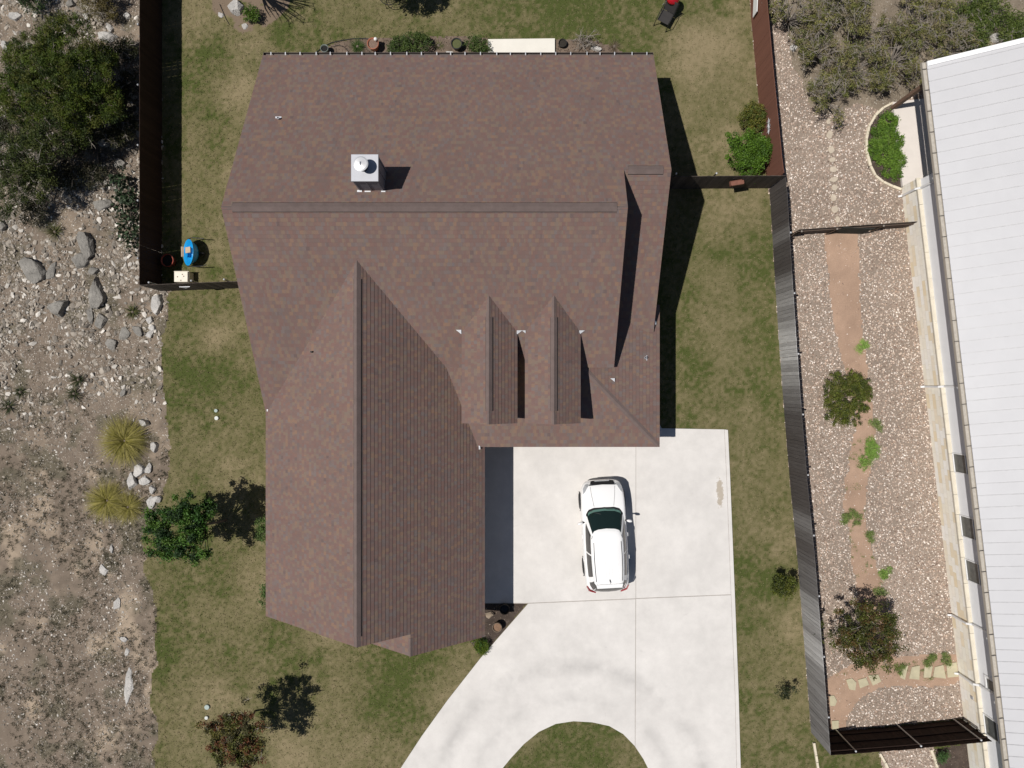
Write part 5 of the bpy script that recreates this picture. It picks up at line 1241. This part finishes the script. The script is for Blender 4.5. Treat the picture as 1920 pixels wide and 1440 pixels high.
# neighbour yard
tree('mounded_shrub', 'rounded olive green shrub on the dirt path by the light green weeds', 'shrub', PX(1573, 738), lob2([(1565, 720, .65, .50, .45), (1600, 722, .7, .52, .45), (1585, 745, .85, .62, .5), (1560, 755, .6, .45, .4), (1605, 752, .7, .48, .4), (1585, 772, .6, .48, .4), (1618, 735, .55, .35, .3)]), 330, 44, .060, [(.085, .105, .014), (.105, .125, .018), (.060, .078, .014), (.12, .12, .03)], .03, 51, cr=.10, branches=30, spikes=18, reach=.98)
tree('crape_myrtle', 'big reddish green shrub where the dirt path meets the flagstones', 'shrub', PX(1612, 1185), lob2([(1605, 1180, 1.4, .70), (1640, 1175, 1.5, .65), (1625, 1215, 1.4, .75), (1660, 1205, 1.3, .60), (1600, 1215, 1.1, .50), (1645, 1240, 1.1, .60), (1622, 1150, 1.6, .5), (1585, 1195, 1.1, .45), (1655, 1165, 1.5, .45)]), 330, 44, .070, [(.075, .088, .016), (.105, .066, .020), (.095, .105, .020), (.050, .058, .014)], .05, 52, cr=.14, branches=46, twigs=24, spikes=18, reach=1.0)
for i, (px, py, rr_, lab, n) in enumerate(((1490, 25, 1.15, 'scrub oak nearest the top of the red brown fence', 170), (1575, 12, 1.0, 'scrub oak at the top edge next to the one by the fence', 150), (1545, 85, .95, 'scrub oak over the pale dry patch by the gravel edge', 150), (1640, 55, 1.35, 'large scrub oak amid the thicket above the ground cover bed', 260), (1605, 115, 1.2, 'scrub oak with brown twigs in the lower middle of the thicket', 200),
        (1715, 35, 1.35, 'scrub oak in the thicket straight above the corner of the white roof', 250), (1690, 105, 1.15, 'dark scrub oak touching the corner of the white roof', 210), (1560, 180, 1.10, 'lowest scrub oak reaching over the gravel above the stepping stones', 190), (1790, 85, .75, 'small scrub oak between pale rocks by the white roof edge', 90), (1775, 20, .9, 'scrub oak at the top edge beside the bright grassy bushes', 120))):
    rz = random.Random(100 + i); lb = [lob(px + rz.uniform(-42, 42) * rr_, py + rz.uniform(-42, 42) * rr_, .90 + rz.uniform(-.5, .5), rr_ * rz.uniform(.28, .5), rr_ * .3) for k in range(9)]
    tree('scrub_oak', lab, 'scrub oak', PX(960 + (px - 960) * .955, 720 + (py - 720) * .955), lb, int(n * .80), 44, .056, G_OAK, .04, 60 + i, 'scrub oaks behind the gravel yard', cr=.125, branches=60, twigs=90, shell=.15, bark=M_TWIG, stems=2)
for i, (px, py, lab) in enumerate(((1850, 30, 'bright green leafy bush at the top corner above the white roof'), (1905, 55, 'bright green bush at the picture corner by the white roof'), (1815, 50, 'loose green bush between pale rock and the bright corner bushes'))):
    rz = random.Random(200 + i); lb = [lob(px + rz.uniform(-22, 22), py + rz.uniform(-22, 22), .7 + rz.uniform(-.2, .3), rz.uniform(.4, .7)) for k in range(5)]
    tree('leafy_bush', lab, 'bush', PX(960 + (px - 960) * .975, 720 + (py - 720) * .975), lb, 200, 36, .065, [(.085, .125, .022), (.12, .15, .035), (.07, .10, .022)], .03, 80 + i, cr=.17, branches=24, twigs=40)
tree('ground_cover', 'bright green ground cover plant spreading in the curved bed', 'ground cover', PX(1662, 275), lob2([(1664, 230, .14, .42, .14), (1650, 255, .14, .45, .14), (1672, 265, .14, .50, .16), (1655, 285, .14, .50, .16), (1678, 300, .14, .42, .14), (1668, 318, .12, .32, .12), (1640, 275, .12, .35, .12), (1682, 325, .12, .25, .12)]), 420, 40, .055, [(.11, .20, .022), (.14, .235, .030), (.075, .145, .018)], .012, 91, cr=.10, branches=16, up=2.0, parts=('stem', 'crown'))
tree('small_plant', 'round dark green plant in the mulch below the dark fence', 'plant', PX(1764, 1419), lob2([(1765, 1420, .25, .20, .16), (1770, 1414, .25, .16, .14)]), 36, 30, .05, [(.06, .12, .03), (.08, .15, .05)], .012, 92, cr=.09, branches=8)
for i, (px, py, rr_, lab) in enumerate(((1617, 648, .34, 'round light green weed patch at the edge of the dirt path'), (1635, 832, .48, 'long light green weed patch below the rounded shrub'), (1640, 800, .30, 'loose green weeds between the rounded shrub and the long patch'), (1588, 965, .34, 'green weed patch on the left of the dirt path halfway down'), (1660, 1075, .30, 'green weed patch right of the dirt path above the reddish shrub'), (1648, 1105, .26, 'thin weed patch touching the reddish shrub shadow'), (1742, 1240, .30, 'green weeds over the flagstones by the stone wall'), (1772, 1237, .24, 'green weeds between flagstones nearest the stone wall'), (1622, 868, .26, 'green tail end of the long weed patch'), (1610, 975, .2, 'small dark weed right of the halfway weed patch'), (1632, 1005, .2, 'weeds on the right side of the dirt path halfway down'), (1684, 1254, .22, 'weeds at the tip of the big reddish shrub'))):
    c = [(.20, .34, .06), (.25, .38, .08), (.155, .26, .05)] if i in (0, 1, 4, 8) else [(.17, .25, .06), (.23, .28, .09), (.13, .185, .05)]
    rz = random.Random(300 + i); el = 1.8 if i == 1 else 1.0
    lb = [(*PX(px + rz.uniform(-8, 8), py + rz.uniform(-9, 9) * el), .05, rr_ * rz.uniform(.45, .7), rr_ * rz.uniform(.45, .7) * el ** .5, .07) for k in range(4)]
    tree('weed_patch', lab, 'weeds', PX(px, py), lb, int(260 * rr_ * el), 22, .032, c, .004, 110 + i, cr=.08, branches=4, up=2.0, parts=('stem', 'leaf_mat'))
# grass clumps with long arching blades, yuccas
def spiky(name, label, cat, px, py, rad, hgt, n, width, cols, seed, droop=.5, segs=4, el=(.15, 1.35), dead=0.0):
    r = np.random.default_rng(seed); c = PX(px, py); z0 = float(height(np.array([c[0]]), np.array([c[1]]))[0]); t = thing(name, label, cat, (c[0], c[1], z0))
    a = r.uniform(0, 2 * np.pi, n); e = r.uniform(el[0], el[1], n); L = rad * r.uniform(.6, 1.12, n); w = width * r.uniform(.7, 1.3, n)
    V = np.zeros((n, (segs + 1) * 2, 3)); dx, dy = np.cos(a), np.sin(a); b0 = r.uniform(0, .08, n)
    for k in range(segs + 1):
        q = k / segs; hx = L * np.cos(e) * q + L * q * q * .35 * np.sin(e) * droop * 2; hz = np.maximum(L * np.sin(e) * (q - droop * q * q) * hgt, 0) + .02
        ww = w * (1 - q * .95) / 2
        V[:, k * 2] = np.stack([dx * (b0 + hx) - dy * ww, dy * (b0 + hx) + dx * ww, hz], 1); V[:, k * 2 + 1] = np.stack([dx * (b0 + hx) + dy * ww, dy * (b0 + hx) - dx * ww, hz], 1)
    f = np.array([(2 * k, 2 * k + 1, 2 * k + 3, 2 * k + 2) for k in range(segs)])
    F = (f[None] + (np.arange(n) * (segs + 1) * 2)[:, None, None]).reshape(-1, 4)
    pal = np.array(cols); cc = pal[r.integers(0, len(pal), n)] * r.uniform(.7, 1.25, (n, 1))
    o = np_mesh('blades', V.reshape(-1, 3), F, M_GRASS, np.repeat(cc, (segs + 1) * 2, 0), False, t)
    bm = bmesh.new(); lathe(bm, [(.06, -.05), (.07, .05), (.03, .10)], (0, 0, 0), 10); obj('crown_base', bm, M_BARK, t); return t
OL = [(.250, .225, .045), (.300, .265, .065), (.180, .165, .038), (.36, .31, .12)]
spiky('grass_clump', 'biggest olive grass clump beside the pale rock pile', 'ornamental grass', 237, 826, 1.12, .8, 1700, .017, OL, 1)
spiky('grass_clump', 'left half of the double olive grass clump by the young tree', 'ornamental grass', 203, 938, .95, .75, 1250, .017, OL, 2)
spiky('grass_clump', 'right thinner half of the double olive grass clump by the young tree', 'ornamental grass', 242, 950, .78, .7, 700, .016, OL, 3)
YU = [(.10, .11, .035), (.075, .092, .032), (.15, .14, .06)]
for i, (px, py, rad, lab) in enumerate(((104, 435, .50, 'yucca at the lower edge of the juniper shade'), (250, 585, .42, 'yucca below the corner of the dark fence among rocks'), (150, 712, .55, 'dark upright yucca with a black shadow in the middle of the rocky lot'), (142, 738, .45, 'dark yucca just under the upright one in the rocky lot'), (18, 762, .45, 'dark yucca at the picture edge in the rocky lot'), (40, 735, .35, 'small low yucca up and right of the one at the picture edge'))):
    spiky('yucca', lab, 'yucca', px, py, rad, 1.0, 90 if i < 2 else 60, .030, YU if i < 2 else [(.035, .05, .018), (.055, .068, .028), (.09, .09, .045)], 20 + i, .15, 3, (.1, 1.2))
spiky('grass_tuft', 'dark green grass tuft left of the terracotta pot', 'grass tuft', 671, 88, .36, .9, 260, .014, [(.045, .085, .018), (.075, .12, .03)], 31)
spiky('grass_tuft', 'thin pale grass tuft left of the black planted pot', 'grass tuft', 823, 86, .26, .8, 90, .012, [(.12, .13, .05), (.19, .17, .09)], 32)
spiky('grass_tuft', 'dry straw tuft at the right end of the back bed', 'grass tuft', 1152, 88, .36, .7, 120, .012, [(.20, .155, .10), (.15, .115, .08)], 33)
tree('grey_bush', 'thin grey twiggy bush in the back bed by the pale rocks', 'bush', PX(1100, 82), lob2([(1090, 82, .2, .3, .15), (1108, 78, .2, .25, .15)]), 30, 14, .04, [(.10, .105, .06), (.2, .18, .14)], .01, 93, cr=.12, branches=20, twigs=30)

# ------------------------------------------------------------------ boulders
def boulder(px, py, rx, ry, rot, label, mat, h, seed, z=.35, cat='boulder'):
    c = PX(px, py); k = .0225; bm = bmesh.new(); bmesh.ops.create_icosphere(bm, subdivisions=4, radius=1.0); rr = random.Random(seed)
    cuts = [(Vector((rr.uniform(-1, 1), rr.uniform(-1, 1), rr.uniform(-.1, .35))).normalized(), rr.uniform(.48, .80)) for q in range(13)] + [(Vector((rr.uniform(-.25, .25), rr.uniform(-.25, .25), 1)).normalized(), rr.uniform(.35, .6)), (Vector((rr.uniform(-.6, .6), rr.uniform(-.6, .6), 1)).normalized(), rr.uniform(.5, .65))]
    V = np.array([v.co[:] for v in bm.verts]); nz = fbm(V[:, 0] * 2 + seed, V[:, 1] * 2 + V[:, 2], seed, 3) - .5; nf = fbm(V[:, 0] * 7 + seed, V[:, 1] * 7 + 3 * V[:, 2], seed + 9, 3) - .5
    for i, v in enumerate(bm.verts):
        v.co *= 1 + .22 * nz[i]
        for n, d in cuts:
            q = v.co.dot(n)
            if q > d: v.co -= n * (q - d) * .98
        v.co *= 1 + .15 * nf[i]
        v.co = Vector((v.co.x * rx * k * 1.32, v.co.y * ry * k * 1.32, v.co.z * h))
    bmesh.ops.rotate(bm, verts=bm.verts, cent=(0, 0, 0), matrix=Matrix.Rotation(rot, 3, 'Z'))
    z0 = float(height(np.array([c[0]]), np.array([c[1]]))[0])
    bmesh.ops.translate(bm, verts=bm.verts, vec=(c[0], c[1], z0 + h * .25))
    props(obj('boulder', bm, mat, None, False), label, cat)
B, W = M_BOULDER, M_PALEROCK
for i, a in enumerate((
    (160, 458, 13, 30, .1, 'long upright grey slab of rock below the juniper shade', B, .34), (155, 492, 15, 13, 0, 'blocky grey rock at the foot of the long slab', B, .28), (176, 508, 10, 9, .3, 'small grey rock right of the block at the long slab foot', B, .2), (60, 503, 19, 24, .5, 'grey rock with a deep black hole shadow on its right', B, .38), (94, 512, 10, 18, -.4, 'low grey slab right of the rock with the black hole shadow', B, .12),
    (184, 555, 18, 29, .25, 'largest rounded grey boulder in the rocky lot', B, .36), (112, 578, 17, 17, .5, 'grey boulder throwing a slanted black shadow', B, .42), (170, 590, 8, 16, .2, 'narrow flat rock under the largest rounded boulder', B, .12), (189, 605, 13, 13, .2, 'squarish grey rock below the largest boulder', B, .24), (295, 572, 12, 18, -.35, 'pale triangular rock just below the short brown fence', W, .26),
    (233, 625, 14, 14, .3, 'flat grey rock up and right of the round disc rock', B, .10), (209, 645, 13, 13, 0, 'round flat disc like rock in the rocky lot', B, .16), (258, 620, 12, 9, -.5, 'greyish rock beneath the yucca by the fence corner', B, .15), (282, 601, 7, 9, 0, 'upper pale rock of the cluster near the lawn edge', W, .14), (286, 615, 9, 6, 0, 'middle pale rock of the cluster near the lawn edge', W, .12), (281, 627, 9, 7, .5, 'lowest pale rock of the cluster near the lawn edge', W, .14), (234, 736, 6, 9, -.5, 'small lone grey rock on bare brown ground', B, .12),
    (172, 297, 14, 24, .1, 'bluish boulder lying in the juniper shade', B, .4), (196, 269, 10, 7, .2, 'pale rock at the upper end of the shaded boulder', W, .2), (217, 272, 8, 12, -.3, 'greenish grey rock right of the pale one near the dark fence', B, .22), (227, 308, 13, 12, .2, 'dark rock in shade between prickly pear and shaded boulder', B, .25), (190, 385, 16, 12, .2, 'grey rock at the right end of the juniper shade', B, .2), (6, 423, 8, 11, 0, 'dark grey rock at the picture edge beneath the thin juniper', B, .3),
    (200, 68, 22, 10, 0, 'long pale rock right of the broad juniper top', W, .3), (165, 33, 7, 10, .2, 'upright pale rock above the broad juniper', W, .2), (206, 52, 6, 9, .3, 'narrow pale rock above the long pale one', W, .16), (239, 30, 8, 6, 0, 'bright white rock close to the dark fence top', W, .16), (12, 88, 9, 12, .4, 'pale grey boulder at the picture edge left of the broad juniper', W, .26), (26, 30, 12, 9, .2, 'grey white rock in the top corner of the rocky lot', W, .18), (133, 8, 9, 7, .2, 'grey rock at the top edge beside the dry bush', B, .2),
    (443, 17, 15, 17, .2, 'big white boulder in the bare bed at the top of the lawn', W, .36), (415, 28, 6, 4, -.5, 'small white rock left of the big white boulder', W, .08), (459, 49, 6, 5, 0, 'white rock cluster piece under the bright small bush', W, .07),
    (272, 793, 8, 9, .2, 'pale lilac square rock at the tip of the biggest grass clump', W, .26), (290, 838, 8, 13, 0, 'pale rock at the right side of the biggest grass clump', W, .2), (249, 903, 10, 14, .1, 'grey square slab between the two grass clumps', W, .24), (264, 880, 12, 12, .4, 'angular pale rock heading the rock pile', W, .2), (280, 880, 7, 10, .1, 'narrow pale rock on the right of the rock pile head', W, .16), (270, 902, 11, 9, .3, 'flat pale rock in the middle of the rock pile', W, .14), (287, 918, 7, 8, .2, 'pale rock in the lower middle of the rock pile', W, .18), (297, 935, 9, 7, .3, 'bright white rock at the lawn side of the rock pile', W, .2), (281, 941, 8, 10, .1, 'lowest rubble rock of the pile by the young tree', W, .12), (210, 1030, 3, 8, .1, 'thin upright white stone below the double grass clump', W, .10),
    (219, 1133, 8, 13, -.2, 'isolated white rock lower down the rocky lot', W, .10), (235, 1197, 9, 6, -.3, 'small white ledge rock below the isolated white rock', W, .06), (239, 1222, 5, 8, 0, 'diamond shaped white rock flush with the ground', W, .05), (240, 1290, 9, 30, -.12, 'long white sliver of bedrock near the bottom lawn edge', W, .07), (195, 1070, 9, 10, .2, 'whitish broken rock patch under the double grass clump', W, .08),
    (1760, 28, 13, 11, .3, 'cream rock among the bushes above the white roof', W, .3), (1778, 62, 0.1, 0.1, 0, '', None, 0), (1770, 95, 14, 9, .2, 'pale rounded rock touching the white roof edge', W, .3), (1822, 62, 15, 11, .2, 'grey white rock half hidden by leaves above the white roof', W, .4), (1865, 72, 16, 7, -.25, 'pale rock nearest the corner bushes on the roof edge', W, .35), (1486, 90, 7, 7, 0, 'pale green slab rock at the gravel edge under scrub oaks', W, .1), (1118, 92, 11, 5, -.3, 'whitish grey rock pile in the back bed', W, .14), (843, 99, 8, 3, 0, 'white rubble by the black planted pot', W, .08))):
    if a[6] is None: continue
    boulder(*a[:7], a[7], 400 + i, cat='rock')
